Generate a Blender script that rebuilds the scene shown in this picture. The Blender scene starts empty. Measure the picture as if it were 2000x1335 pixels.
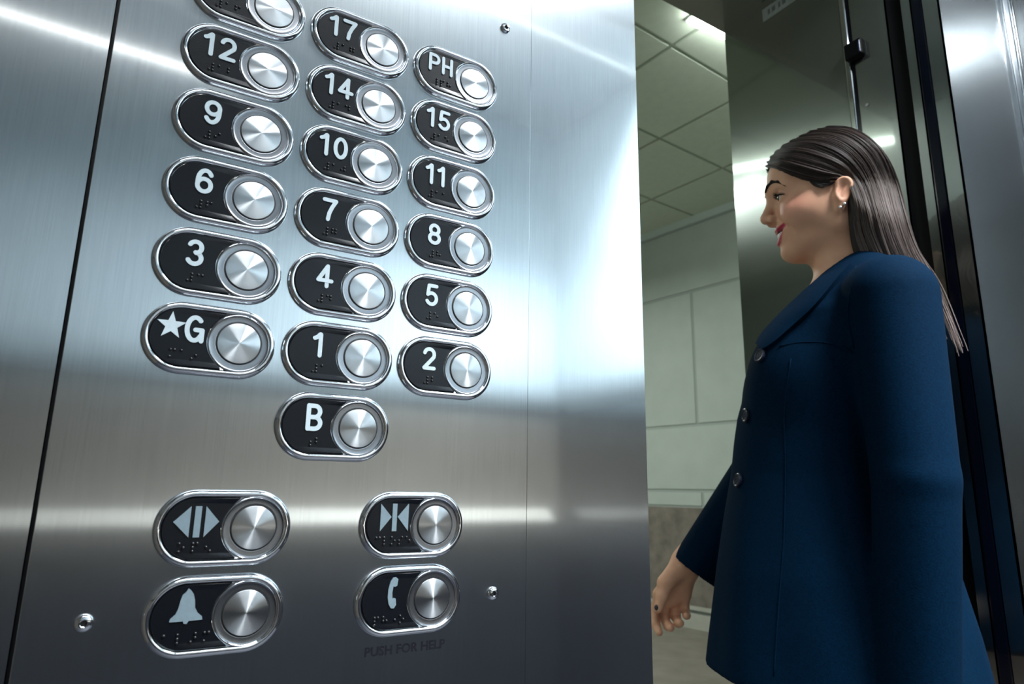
import bpy, math, random
import numpy as np
from mathutils import Vector, Matrix
random.seed(7); RNG = np.random.default_rng(7)
SC = bpy.context.scene
COL = SC.collection

# ------------------------------------------------------------------ camera
CAM = np.array([-0.14957, -0.49413, 0.97961])
FPX, YAW, PITCH, ROLL = 1301.7, 0.552921, 0.217854, 0.015247
_cy, _sy, _cp, _sp = math.cos(YAW), math.sin(YAW), math.cos(PITCH), math.sin(PITCH)
_f = np.array([_sy*_cp, _cy*_cp, _sp]); _r = np.array([_cy, -_sy, 0.0]); _u = np.cross(_r, _f)
_cr, _sr = math.cos(ROLL), math.sin(ROLL)
AX_R, AX_U, AX_F = _cr*_r+_sr*_u, -_sr*_r+_cr*_u, _f
cd = bpy.data.cameras.new('camera'); cam = bpy.data.objects.new('camera', cd); COL.objects.link(cam)
cam.matrix_world = Matrix(((AX_R[0], AX_U[0], -AX_F[0], CAM[0]), (AX_R[1], AX_U[1], -AX_F[1], CAM[1]),
                           (AX_R[2], AX_U[2], -AX_F[2], CAM[2]), (0, 0, 0, 1)))
cd.sensor_width = 36.0; cd.lens = FPX/2000*36.0; cd.clip_start = 0.02
cd.dof.use_dof = True; cd.dof.focus_distance = 0.60; cd.dof.aperture_fstop = 11
SC.camera = cam
# ------------------------------------------------------------------ world, exposure
w = bpy.data.worlds.new('world'); SC.world = w; w.use_nodes = True
w.node_tree.nodes['Background'].inputs[0].default_value = (.02, .022, .025, 1)
w.node_tree.nodes['Background'].inputs[1].default_value = 0.3
SC.view_settings.view_transform = 'Standard'; SC.view_settings.look = 'None'
SC.view_settings.exposure = 0.0; SC.view_settings.gamma = 1.0; SC.view_settings.use_curve_mapping = False
# ------------------------------------------------------------------ lights of the cab
def area(name, loc, sx, sy, power, col, spread, rot=(0, 0, 0)):
    l = bpy.data.lights.new(name, 'AREA'); l.shape = 'RECTANGLE'; l.size = sx; l.size_y = sy
    l.energy = power; l.color = col; l.spread = math.radians(spread)
    o = bpy.data.objects.new(name, l); o.location = loc; o.rotation_euler = rot; COL.objects.link(o); return o
CAB_LIGHTS = [((0.93, -0.95, 2.385), .84, .14, 90, 96), ((-.06, -0.95, 2.385), .90, .14, 17, 96),   # linear wall washers, added unseen to brighten the rear wall
              ((0.80, -0.60, 2.385), .22, .22, 27, 150)]
for loc, sx, sy, pw, sp in CAB_LIGHTS:
    area('unseen_cab_lamp', loc, sx, sy, pw, (.92, .97, 1.0), sp)

area('lobby_fill', (1.7, 3.6, 3.16), .3, 1.2, 58, (.92, 1.0, .94), 160)  # unseen fill added to brighten the lobby
area('lobby_fill', (-1.6, 2.9, 3.16),   .3, 1.2, 60, (.92, 1.0, .94), 150)  # unseen fill added so the jamb mirrors a lighter lobby
# ------------------------------------------------------------------ helpers
def ray(px, py):
    return ((px-1000)/FPX)*AX_R - ((py-667.5)/FPX)*AX_U + AX_F

def link(o, parent=None):
    COL.objects.link(o)
    if parent is not None: o.parent = parent
    return o

def tag(o, label=None, cat=None, group=None, kind=None):
    if label: o['label'] = label
    if cat: o['category'] = cat
    if group: o['group'] = group
    if kind: o['kind'] = kind
    return o

def empty(name, loc, rot=(0, 0, 0)):
    o = bpy.data.objects.new(name, None); o.location = loc; o.rotation_euler = rot; o.empty_display_size = .02
    return link(o)

def mk(name, V, F, mat, parent=None, smooth=False, sharp=None):
    me = bpy.data.meshes.new(name)
    V = np.asarray(V, dtype=np.float64).reshape(-1, 3)
    if isinstance(F, np.ndarray):
        n, k = F.shape
        me.vertices.add(len(V)); me.vertices.foreach_set('co', V.ravel())
        me.loops.add(n*k); me.loops.foreach_set('vertex_index', F.ravel().astype(np.int32))
        me.polygons.add(n); me.polygons.foreach_set('loop_start', np.arange(0, n*k, k, dtype=np.int32))
        me.update(calc_edges=True)
    else:
        me.from_pydata(V.tolist(), [], [list(map(int, f)) for f in F]); me.update()
    me.validate()
    if mat: me.materials.append(mat)
    if smooth:
        me.polygons.foreach_set('use_smooth', np.ones(len(me.polygons), dtype=bool))
        if sharp: me.set_sharp_from_angle(angle=math.radians(sharp))
    return link(bpy.data.objects.new(name, me), parent)

class MB:
    def __init__(s): s.V = []; s.F = []
    def add(s, V, F):
        o = len(s.V); s.V += [tuple(map(float, v)) for v in V]; s.F += [tuple(o+int(i) for i in f) for f in F]; return s
    def box(s, x0, x1, y0, y1, z0, z1, b=0.0):
        if b <= 0:
            V = [(x, y, z) for z in (z0, z1) for y in (y0, y1) for x in (x0, x1)]
            F = [(0, 2, 3, 1), (4, 5, 7, 6), (0, 1, 5, 4), (2, 6, 7, 3), (0, 4, 6, 2), (1, 3, 7, 5)]
            return s.add(V, F)
        import bmesh
        bm = bmesh.new(); bmesh.ops.create_cube(bm, size=1)
        for v in bm.verts:
            v.co = Vector(((x0+x1)/2+v.co.x*(x1-x0), (y0+y1)/2+v.co.y*(y1-y0), (z0+z1)/2+v.co.z*(z1-z0)))
        bmesh.ops.bevel(bm, geom=list(bm.edges), offset=b, segments=3, profile=.5, affect='EDGES')
        bm.verts.index_update()
        s.add([v.co for v in bm.verts], [[v.index for v in f.verts] for f in bm.faces]); bm.free(); return s
    def prism(s, poly, y0, y1):           # polygon in (x,z), CCW seen from -y; front face at y0
        n = len(poly)
        V = [(x, y0, z) for x, z in poly]+[(x, y1, z) for x, z in poly]
        F = [tuple(range(n)), tuple(range(2*n-1, n-1, -1))]+[(i+n, (i+1) % n+n, (i+1) % n, i) for i in range(n)]
        return s.add(V, F)
    def lathe(s, cx, cz, prof, n=64, cap_first=False, cap_last=False):   # prof (radius, height out of wall)
        V = []; F = []
        for r, h in prof:
            for i in range(n):
                a = 2*math.pi*i/n; V.append((cx+r*math.cos(a), -h, cz+r*math.sin(a)))
        for k in range(len(prof)-1):
            for i in range(n):
                j = (i+1) % n; F.append((k*n+i, k*n+j, (k+1)*n+j, (k+1)*n+i))
        if cap_last: F.append(tuple((len(prof)-1)*n+i for i in range(n)))
        if cap_first: F.append(tuple(reversed(range(n))))
        return s.add(V, F)
    def tube(s, pts, r, n=8):
        pts = [np.array(p, float) for p in pts]; V = []; F = []
        for i, p in enumerate(pts):
            d = pts[min(i+1, len(pts)-1)]-pts[max(i-1, 0)]; d /= np.linalg.norm(d)
            a = np.cross(d, [0.3, 0.2, 1.0]); a /= np.linalg.norm(a); b = np.cross(d, a)
            rr = r[i] if hasattr(r, '__len__') else r
            for k in range(n):
                t = 2*math.pi*k/n; V.append(p+rr*(math.cos(t)*a+math.sin(t)*b))
        for i in range(len(pts)-1):
            for k in range(n):
                j = (k+1) % n; F.append((i*n+k, i*n+j, (i+1)*n+j, (i+1)*n+k))
        F.append(tuple(reversed(range(n)))); F.append(tuple((len(pts)-1)*n+k for k in range(n)))
        return s.add(V, F)
    def build(s, name, mat, parent=None, smooth=False, sharp=None):
        return mk(name, s.V, s.F, mat, parent, smooth, sharp)

# ------------------------------------------------------------------ materials
def nodes(name):
    m = bpy.data.materials.new(name); m.use_nodes = True
    nt = m.node_tree; return m, nt, nt.nodes['Principled BSDF']
def N(nt, t, **kw):
    n = nt.nodes.new(t)
    for k, v in kw.items(): setattr(n, k, v)
    return n
def plain(name, col, rough=.5, metal=0.0, spec=.5, bump=0.0, bscale=200.0, var=0.0, vscale=8.0, sheen=0.0):
    m, nt, b = nodes(name)
    b.inputs['Base Color'].default_value = (*col, 1); b.inputs['Roughness'].default_value = rough
    b.inputs['Metallic'].default_value = metal; b.inputs['Specular IOR Level'].default_value = spec
    b.inputs['Sheen Weight'].default_value = sheen
    tc = N(nt, 'ShaderNodeTexCoord')
    if var > 0:
        n = N(nt, 'ShaderNodeTexNoise'); n.inputs['Scale'].default_value = vscale; n.inputs['Detail'].default_value = 5
        nt.links.new(tc.outputs['Object'], n.inputs['Vector'])
        r = N(nt, 'ShaderNodeValToRGB'); r.color_ramp.elements[0].position = .3; r.color_ramp.elements[1].position = .7
        r.color_ramp.elements[0].color = (*[c*(1-var) for c in col], 1); r.color_ramp.elements[1].color = (*[min(1, c*(1+var)) for c in col], 1)
        nt.links.new(n.outputs['Fac'], r.inputs[0]); nt.links.new(r.outputs[0], b.inputs['Base Color'])
    if bump > 0:
        n2 = N(nt, 'ShaderNodeTexNoise'); n2.inputs['Scale'].default_value = bscale; n2.inputs['Detail'].default_value = 3
        nt.links.new(tc.outputs['Object'], n2.inputs['Vector'])
        bp = N(nt, 'ShaderNodeBump'); bp.inputs['Strength'].default_value = bump; bp.inputs['Distance'].default_value = .001
        nt.links.new(n2.outputs['Fac'], bp.inputs['Height']); nt.links.new(bp.outputs[0], b.inputs['Normal'])
    return m
def emit(name, col, s):
    m, nt, b = nodes(name); b.inputs['Base Color'].default_value = (.8, .8, .8, 1)
    b.inputs['Emission Color'].default_value = (*col, 1); b.inputs['Emission Strength'].default_value = s; return m
def brushed(name, col, rough, aniso, tangent, grain=(900., 900., 14.), amp=.12, bump=.03, crisp=0):
    m, nt, b = nodes(name)
    b.inputs['Metallic'].default_value = 1.0; b.inputs['Anisotropic'].default_value = aniso
    tc = N(nt, 'ShaderNodeTexCoord'); mp = N(nt, 'ShaderNodeMapping'); mp.inputs['Scale'].default_value = grain
    nt.links.new(tc.outputs['Object'], mp.inputs['Vector'])
    n = N(nt, 'ShaderNodeTexNoise'); n.inputs['Scale'].default_value = 1.0; n.inputs['Detail'].default_value = 4; n.inputs['Roughness'].default_value = .7
    nt.links.new(mp.outputs[0], n.inputs['Vector'])
    # large soft blotches of wear
    n2 = N(nt, 'ShaderNodeTexNoise'); n2.inputs['Scale'].default_value = 9.0; n2.inputs['Detail'].default_value = 3
    nt.links.new(tc.outputs['Object'], n2.inputs['Vector'])
    mx = N(nt, 'ShaderNodeMapRange'); mx.inputs['From Min'].default_value = .1; mx.inputs['From Max'].default_value = .9
    mx.inputs['To Min'].default_value = 1-amp; mx.inputs['To Max'].default_value = 1+amp*.6
    nt.links.new(n.outputs['Fac'], mx.inputs['Value'])
    m2 = N(nt, 'ShaderNodeMapRange'); m2.inputs['To Min'].default_value = .93; m2.inputs['To Max'].default_value = 1.06
    nt.links.new(n2.outputs['Fac'], m2.inputs['Value'])
    mm = N(nt, 'ShaderNodeMath', operation='MULTIPLY'); nt.links.new(mx.outputs[0], mm.inputs[0]); nt.links.new(m2.outputs[0], mm.inputs[1])
    vm = N(nt, 'ShaderNodeVectorMath', operation='SCALE'); vm.inputs[0].default_value = col; nt.links.new(mm.outputs[0], vm.inputs['Scale'])
    nt.links.new(vm.outputs[0], b.inputs['Base Color'])
    b.inputs['Roughness'].default_value = rough
    bp = N(nt, 'ShaderNodeBump'); bp.inputs['Strength'].default_value = bump; bp.inputs['Distance'].default_value = .0004
    if bump > 0: nt.links.new(n.outputs['Fac'], bp.inputs['Height']); nt.links.new(bp.outputs[0], b.inputs['Normal'])
    if isinstance(tangent, str):
        tg = N(nt, 'ShaderNodeTangent'); tg.direction_type = 'RADIAL'; tg.axis = tangent
        nt.links.new(tg.outputs[0], b.inputs['Tangent']); b.inputs['Anisotropic Rotation'].default_value = .25
    else:
        cx = N(nt, 'ShaderNodeCombineXYZ')
        for i in range(3): cx.inputs[i].default_value = tangent[i]
        nt.links.new(cx.outputs[0], b.inputs['Tangent'])
    if crisp > 0:      # polished ridges between the brush marks mirror more sharply
        b2 = N(nt, 'ShaderNodeBsdfPrincipled'); b2.inputs['Metallic'].default_value = 1.0; b2.inputs['Roughness'].default_value = crisp
        nt.links.new(vm.outputs[0], b2.inputs['Base Color'])
        ms = N(nt, 'ShaderNodeMixShader'); ms.inputs[0].default_value = .46
        nt.links.new(b.outputs[0], ms.inputs[1]); nt.links.new(b2.outputs[0], ms.inputs[2])
        nt.links.new(ms.outputs[0], nt.nodes['Material Output'].inputs['Surface'])
    return m
STEEL = brushed('brushed_steel', (.53, .565, .585), .27, .85, (1, 0, 0), grain=(1000., 1000., 16.), amp=.17, bump=0, crisp=.065)
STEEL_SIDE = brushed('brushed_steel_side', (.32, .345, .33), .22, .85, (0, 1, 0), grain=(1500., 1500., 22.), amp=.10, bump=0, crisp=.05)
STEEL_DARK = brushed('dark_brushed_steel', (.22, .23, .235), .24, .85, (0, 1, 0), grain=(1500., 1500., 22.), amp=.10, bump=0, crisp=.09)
CAPM = brushed('turned_steel', (.50, .52, .54), .31, .97, 'Y', grain=(30., 30., 30.), amp=.03, bump=0.0)
CHROME = plain('chrome', (.64, .66, .69), .07, 1.0, var=.04, vscale=60)
SATIN = plain('satin_chrome', (.25, .26, .28), .26, 1.0)
PLATE = plain('black_plate', (.003, .004, .006), .26, 0, .24, bump=.05, bscale=900)
GLYPH = plain('pale_raised_lettering', (.46, .54, .575), .5, 0, .3, var=.05, vscale=300)
ICON = plain('grey_blue_symbol', (.155, .205, .235), .5, 0, .3, var=.06, vscale=300)
DOTM = plain('black_braille', (.012, .012, .014), .28, 0, .5)
GAPM = plain('dark_gap', (.006, .006, .008), .5)
INK = plain('engraved_ink', (.006, .006, .009), .6, 0, .15)
BLACKRUB = plain('black_rubber', (.0015, .0015, .002), .5, 0, .08)
BLUEBLACK = plain('blue_black_trim', (.0012, .0018, .005), .12, 0, .3)
WALLUP = plain('pale_laminate', (.45, .53, .57), .55, 0, .3, var=.03, vscale=3)
WALLMID = plain('brown_grey_laminate', (.118, .104, .086), .45, 0, .3, var=.1, vscale=14)
WALLLOW = plain('slate_laminate', (.017, .019, .024), .5, 0, .3, var=.1, vscale=9)
CABCEIL = plain('cab_ceiling_paint', (.62, .65, .67), .5)
CABFLOOR = plain('cab_floor_rubber', (.035, .037, .045), .6, 0, .3, var=.2, vscale=30)
LOBWALL = plain('painted_block', (.47, .52, .48), .7, 0, .25, bump=.15, bscale=260, var=.04, vscale=6)
JOINT = plain('block_joint', (.36, .40, .37), .8)
DADO = plain('brown_stone', (.20, .175, .15), .6, 0, .3, var=.25, vscale=11)
BASEB = plain('grey_skirting', (.45, .45, .40), .5, 0, .3, var=.06, vscale=12)
TILE = plain('ceiling_tile', (.62, .68, .58), .9, 0, .1, bump=.2, bscale=180, var=.03, vscale=20)
GRID = plain('ceiling_grid', (.40, .45, .38), .6)
LOBFLOOR = plain('speckled_floor', (.21, .19, .16), .5, 0, .35, var=.14, vscale=7)
COVE = plain('pale_coving', (.55, .62, .60), .5)
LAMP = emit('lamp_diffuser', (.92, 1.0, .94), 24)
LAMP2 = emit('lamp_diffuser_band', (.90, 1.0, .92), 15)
LEDM = emit('led_strip', (1.0, .96, .92), 8)
CABLAMP = emit('cab_lamp_face', (.86, .95, 1.0), 9)
LAMPBODY = plain('lamp_housing', (.6, .62, .6), .4)
LABELM = plain('grey_sticker', (.34, .36, .33), .5, var=.1, vscale=120)

# ------------------------------------------------------------------ cab shell
XS0, XS1, XE, XJ, XR = -.1735, .1725, .313, 1.068, 1.362   # panel seams, door edges, corner
ZH = 2.11
def structure(mb, name, mat, smooth=False, sharp=None): return tag(mb.build(name, mat, None, smooth, sharp), kind='structure')
T = .03
m = MB()
m.box(-.95, XS0-.0023, 0, T, 0, 2.4)                  # left of the panel
m.box(XS0-.0023, XE, 0, T, 2.06, 2.4); m.box(XS0-.0023, XE, 0, T, 0, .22)
m.box(XS1+.0004, XE-.0, 0, T, .22, 2.06, .0)
m.box(XE-.003, XE, T, .07, 0, 2.4)                    # return of the edge
m.box(XE, XJ, 0, T, ZH, 2.4)                          # over the doorway
structure(m, 'wall_front', STEEL)
m = MB(); m.box(XJ, XR, 0, .004, 0, 2.4); structure(m, 'wall_front_right', STEEL)
structure(MB().box(XS0-.0023, XS1+.0004, .012, T, .22, 2.06), 'trim_1', GAPM)
# rear wall: slate below the rail, brown-grey above it, thick pale upper panels, lower edge rounded to grade the shade
YB = -1.6
def upper_panel(mb, x0, x1, yb, dirn, z0, z1, r=.11, th=.05, axis='x'):
    prof = [(0, z0)]
    for i in range(0, 13):
        a = math.pi/2*i/12; prof.append((th*math.sin(a), z0+r*(1-math.cos(a))))
    prof += [(th, z1), (0, z1)]
    n = len(prof); V = []; F = []
    for x in (x0, x1):
        for h, z in prof:
            V.append((x, yb+dirn*h, z) if axis == 'x' else (yb+dirn*h, x, z))
    for i in range(n): F.append((i, (i+1) % n, n+(i+1) % n, n+i))
    F += [tuple(range(n)), tuple(range(2*n-1, n-1, -1))]
    mb.add(V, F)
structure(MB().box(-.95, XR, YB-.05, YB, 0, 2.4), 'wall_back', WALLMID)
structure(MB().box(-.95, XR, YB, YB+.012, 0.08, .868), 'trim_2', WALLLOW)
m = MB(); 
for a, b in ((-.94, 1.355),): upper_panel(m, a, b, YB, 1, 1.27, 2.399)
structure(m, 'trim_3', WALLUP, True, 30)
structure(MB().box(-1.0, -.95, YB-.05, .03, 0, 2.4), 'wall_left', WALLMID)
m = MB(); upper_panel(m, YB+.06, -.06, -.95, 1, 1.27, 2.399, axis='y'); structure(m, 'trim_4', WALLMID, True, 30)
m = MB(); m.box(XR, XR+.05, YB-.05, .03, 0, 2.4); structure(m, 'wall_right', STEEL_DARK)
m = MB(); upper_panel(m, YB+.06, -.42, XR, -1, 1.27, 2.399, axis='y'); structure(m, 'trim_5', WALLUP, True, 30)
structure(MB().box(XR-.012, XR, YB+.01, -.42, 0.08, .868), 'trim_6', WALLLOW)
structure(MB().box(-1.0, XR+.05, YB-.05, .03, 2.4, 2.45), 'ceiling', CABCEIL)
structure(MB().box(-1.0, XR+.05, YB-.05, .03, -.05, 0), 'floor', CABFLOOR)
# sloped pale rail along the rear wall
pr = [(YB, .868), (YB+.050, .866), (YB+.056, .870), (YB+.056, .876), (YB+.020, .912), (YB, .914)]; n = len(pr)
m = MB(); m.add([(x, y, z) for x in (-.90, 1.30) for y, z in pr], [tuple(range(n)), tuple(range(2*n-1, n-1, -1))]+[(i, n+i, n+(i+1) % n, (i+1) % n) for i in range(n)])
structure(m, 'trim_7', plain('pale_rail', (.44, .41, .36), .5))
# warm white light line where the rear panels meet the ceiling
structure(MB().box(-.93, .10, YB+.052, YB+.064, 2.196, 2.207), 'trim_8', LEDM)
for loc, sx, sy, pw, sp in CAB_LIGHTS:
    m = MB(); x, y, z = loc
    for a, b, c, d in ((x-sx/2-.02, x+sx/2+.02, y-sy/2-.02, y-sy/2), (x-sx/2-.02, x+sx/2+.02, y+sy/2, y+sy/2+.02), (x-sx/2-.02, x-sx/2, y-sy/2, y+sy/2), (x+sx/2, x+sx/2+.02, y-sy/2, y+sy/2)):
        m.box(a, b, c, d, 2.38, 2.40)
    structure(m, 'trim_9', LAMPBODY)  # frames of the unseen cab lamps, added washers included
# corner strip at the far right of the return
structure(MB().box(XR-.012, XR, -.012, 0, 0, 2.4, .003), 'trim_10', CHROME)

# ------------------------------------------------------------------ doorway jamb (bands at different depths)
def jamb(name, y0, y1, mat, x=XJ, th=.03, z1=ZH, b=0.0):
    return structure(MB().box(x, x+th, y0, y1, 0, z1, b), name, mat)
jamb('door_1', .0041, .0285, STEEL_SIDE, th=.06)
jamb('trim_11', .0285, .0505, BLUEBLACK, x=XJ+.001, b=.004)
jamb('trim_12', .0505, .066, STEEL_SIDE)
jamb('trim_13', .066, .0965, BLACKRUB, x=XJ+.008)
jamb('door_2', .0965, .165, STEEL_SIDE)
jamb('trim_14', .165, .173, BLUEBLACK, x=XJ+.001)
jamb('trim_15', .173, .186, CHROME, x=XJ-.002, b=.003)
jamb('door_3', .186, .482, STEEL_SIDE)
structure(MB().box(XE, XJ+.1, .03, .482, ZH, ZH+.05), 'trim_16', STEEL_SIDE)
structure(MB().box(XE-.02, XJ, -.03, .482, -.04, 0.0), 'trim_17', plain('sill_alloy', (.4, .4, .4), .4, 1.0))

# ------------------------------------------------------------------ lobby
HC = 3.20
def onplane_z(px, py, h):
    d = ray(px, py); t = (h-CAM[2])/d[2]; return (CAM+t*d)[:2]
WA, WB = onplane_z(1250, 462, HC), onplane_z(1434, 394, HC)   # two points of the right lobby wall
wd = (WB-WA)/np.linalg.norm(WB-WA)                            # towards the doorway
LYAW = math.atan2(wd[1], wd[0])
nrm = np.array([-abs(wd[1]), -abs(wd[0])*np.sign(wd[0])*1.0]); nrm = np.array([wd[1], -wd[0]])
if nrm[0] > 0: nrm = -nrm
def wall_local(mb, s0, s1, d0, d1, z0, z1):                   # s along wd from WA, d out of the wall into the lobby
    P = [WA+wd*s+nrm*d for s in (s0, s1) for d in (d0, d1)]
    V = [(p[0], p[1], z) for z in (z0, z1) for p in P]
    mb.add(V, [(0, 2, 3, 1), (4, 5, 7, 6), (0, 1, 5, 4), (2, 6, 7, 3), (0, 4, 6, 2), (1, 3, 7, 5)])
m = MB(); wall_local(m, -3.0, 3.3, -.1, 0, 0, HC); structure(m, 'wall_lobby_right', JOINT)
# painted blocks: courses with a joint between
def onwall(px, py):
    d = ray(px, py); n = np.array([-wd[1], wd[0]]); t = ((WA-CAM[:2])@n)/(d[:2]@n); P = CAM+t*d
    return (P[:2]-WA)@wd, P[2]
sj, _ = onwall(1357, 700)
zj1 = onwall(1350, 569)[1]; zj2 = onwall(1350, 830)[1]; zj3 = onwall(1350, 958)[1]; zd = onwall(1350, 990)[1]
J = .013
m = MB()
for z0, z1, off in ((zd, zj3, .02), (zj3, zj2, .85), (zj2, zj1, .0), (zj1, HC-.065, .8)):
    s = sj+off-1.6*3
    while s < 3.3:
        wall_local(m, max(s+J, -3.0), min(s+1.6-J, 3.3), 0, .006, z0+J, z1-J); s += 1.6
structure(m, 'trim_18', LOBWALL)
m = MB(); wall_local(m, -3, 3.3, 0, .02, .16, zd-.004); structure(m, 'trim_19', DADO)
m = MB(); wall_local(m, -3, 3.3, 0, .035, 0.0, .105); wall_local(m, -3, 3.3, 0, .03, .13, .158); structure(m, 'baseboard_right', BASEB)
m = MB(); wall_local(m, -3, 3.3, 0, .035, HC-.065, HC); structure(m, 'trim_20', COVE)
structure(MB().box(-4, 4.5, 6.2, 6.3, 0, HC), 'wall_lobby_far', LOBWALL)
structure(MB().box(-4.1, -4, .4, 6.3, 0, HC), 'wall_lobby_left', LOBWALL)
m = MB(); m.box(-4, XE-.003, .07, .482, 0, HC); m.box(XJ+.06, 4.5, .482-.4, .482, 0, HC); m.box(XE-.003, XJ+.06, .40, .482, ZH+.05, HC)
structure(m, 'wall_lobby_near', LOBWALL)
structure(MB().box(-4, 4.5, .0301, 6.3, -.05, 0), 'floor_lobby', LOBFLOOR)
# suspended ceiling: tiles on a grid turned with the corridor
P1, P2, P3 = (onplane_z(*q, HC) for q in ((1288, 269), (1411, 327), (1276, 389)))
gu = (P2-P1); TS = np.linalg.norm(gu); gu /= TS; gv = P3-P2; gv -= gu*(gv@gu); gv /= np.linalg.norm(gv)
structure(MB().box(-4, 4.6, .05, 6.4, HC+.005, HC+.05), 'ceiling_lobby', GRID)
m = MB(); g = .012
for i in range(-11, 6):
    for j in range(-6, 10):
        o = P1+gu*TS*i+gv*TS*j; c = o+gu*TS/2+gv*TS/2
        if not (-3.6 < c[0] < 3.9 and .55 < c[1] < 5.8): continue
        q = [o+gu*a+gv*b for a, b in ((g, g), (TS-g, g), (TS-g, TS-g), (g, TS-g))]
        m.add([(p[0], p[1], HC+.0045) for p in q]+[(p[0], p[1], HC-.006) for p in q],
              [(0, 1, 2, 3), (7, 6, 5, 4), (0, 4, 5, 1), (1, 5, 6, 2), (2, 6, 7, 3), (3, 7, 4, 0)])
structure(m, 'trim_21', TILE)
# strip light showing at the top of the doorway
def strip_light(c, ang, L, W, label, lampm, group=None):
    t = empty('strip_light', (c[0], c[1], HC-.007), (0, 0, ang))
    tag(t, label, 'ceiling light', group)
    mb = MB(); mb.box(-L/2, L/2, -W/2, W/2, -.012, -.0, .003); mb.build('housing', LAMPBODY, t)
    # diffuser: half-round tube
    V = []; F = []; n = 14; k = 2
    xs = [-L/2+.004, -L/2+.012, L/2-.012, L/2-.004]; sc_ = [.72, 1, 1, .72]
    for x, s_ in zip(xs, sc_):
        for i in range(n+1):
            a = math.pi*i/n; V.append((x, -math.cos(a)*W*.46*s_, -.012-math.sin(a)*.040*s_))
    for q in range(3):
        for i in range(n): F.append((q*(n+1)+i, q*(n+1)+i+1, (q+1)*(n+1)+i+1, (q+1)*(n+1)+i))
    F += [tuple(range(n, -1, -1)), tuple(3*(n+1)+i for i in range(n+1))]
    mk('diffuser', V, F, lampm, t, True, 40); return t
ea = onplane_z(1363, 32, HC-.03); eb = onplane_z(1420, 57, HC-.03)
dd = eb-ea; ang = math.atan2(dd[1], dd[0]); dd /= np.linalg.norm(dd); L = 1.2; ea = ea-dd*.02
strip_light(ea+dd*L/2, ang, L, .135, 'bright white strip light on the corridor ceiling, its end showing in the upper doorway corner', LAMP)
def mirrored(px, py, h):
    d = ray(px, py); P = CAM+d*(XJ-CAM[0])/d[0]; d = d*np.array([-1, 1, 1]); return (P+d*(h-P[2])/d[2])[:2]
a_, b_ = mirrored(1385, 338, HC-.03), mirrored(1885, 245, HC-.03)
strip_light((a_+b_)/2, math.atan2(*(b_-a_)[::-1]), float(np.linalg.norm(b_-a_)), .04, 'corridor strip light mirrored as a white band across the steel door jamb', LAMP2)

m = MB(); m.box(-1.78, -1.42, 2.27, 3.53, 3.165, HC-.007, .004); m.box(1.52, 1.88, 2.97, 4.23, 3.165, HC-.007, .004); structure(m, 'trim_22', LAMPBODY)  # housings for the unseen fill lamps added in the lobby
# ------------------------------------------------------------------ small things on the jamb
t = empty('door_sensor', (XJ, .163, 1.86)); tag(t, 'small black sensor block on the dark steel door jamb above the woman', 'sensor')
MB().box(-.016, .0, -.022, .014, -.018, .018, .003).build('housing', BLACKRUB, t)
MB().box(-.017, -.014, -.020, -.016, -.014, .012, .001).build('lens', plain('sensor_lens', (.02, .03, .08), .15), t)
t = empty('label_plate', (XJ, .33, 2.085)); tag(t, 'narrow grey sticker high on the steel door jamb, cut by the top of the frame', 'sticker')
MB().box(-.0012, 0, -.075, .039, -.018, .014).build('backing', LABELM, t)
m = MB()
for i in range(7):
    y = -.066+i*.014; m.box(-.0016, -.0011, y, y+.006+.003*(i % 2), -.008, .005)
m.build('printed_marks', plain('grey_print', (.14, .15, .14), .5), t)
for zz in (1.70,):
    t = empty('jamb_screw', (XJ, .150, 1.735)); tag(t, 'tiny screw head on the steel door edge just above the woman\'s hair', 'screw')
    m = MB(); m.tube([(-.0014, 0, 0), (.001, 0, 0)], .0035, 12); m.build('screw_head', SATIN, t)

# ------------------------------------------------------------------ operating panel
PANEL = empty('control_panel', (0, 0, 0)); tag(PANEL, 'tall brushed steel elevator control plate carrying all the floor buttons', 'control panel')
MB().box(XS0, XS1, -.0006, .010, .224, 2.056, .0004).build('faceplate', STEEL, PANEL)
for x, z in ((.1415, 1.4215), (.1400, .8975), (-.1415, .8985)):
    s = mk('screw', [], [], None, PANEL) if False else None
    m = MB(); m.lathe(x, z, [(.0052, .0006), (.0052, .0012), (.0046, .0026), (.0034, .0034), (.0022, .0036), (.0019, .0034), (.0018, .0012)], 32)
    s = m.build('screw', CHROME, PANEL, True, 40)
    m = MB(); m.lathe(x, z, [(.0019, .0013), (.0008, .0013)], 6, cap_last=True); m.build('hex_socket', GAPM, s)
def text_mesh(txt, size):
    cu = bpy.data.curves.new('t', 'FONT'); cu.body = txt; cu.size = size; cu.resolution_u = 3; cu.offset = .00022
    o = bpy.data.objects.new('t', cu); COL.objects.link(o)
    dg = bpy.context.evaluated_depsgraph_get(); me = o.evaluated_get(dg).to_mesh()
    V = [tuple(v.co) for v in me.vertices]; F = [tuple(p.vertices) for p in me.polygons]
    o.evaluated_get(dg).to_mesh_clear(); bpy.data.objects.remove(o); bpy.data.curves.remove(cu); return V, F
V, F = text_mesh('PUSH FOR HELP', .0090)
V = np.array(V); x0, x1 = V[:, 0].min(), V[:, 0].max(); sx = (.0985-.0345)/(x1-x0); z0, z1 = V[:, 1].min(), V[:, 1].max(); sz = .0066/(z1-z0)
n0 = len(V)
VV = np.stack([.0345+(V[:, 0]-x0)*sx, np.full(len(V), -.00075), .8603+(V[:, 1]-z0)*sz], 1)
mk('engraved_lettering', VV, F, INK, PANEL)

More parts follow.
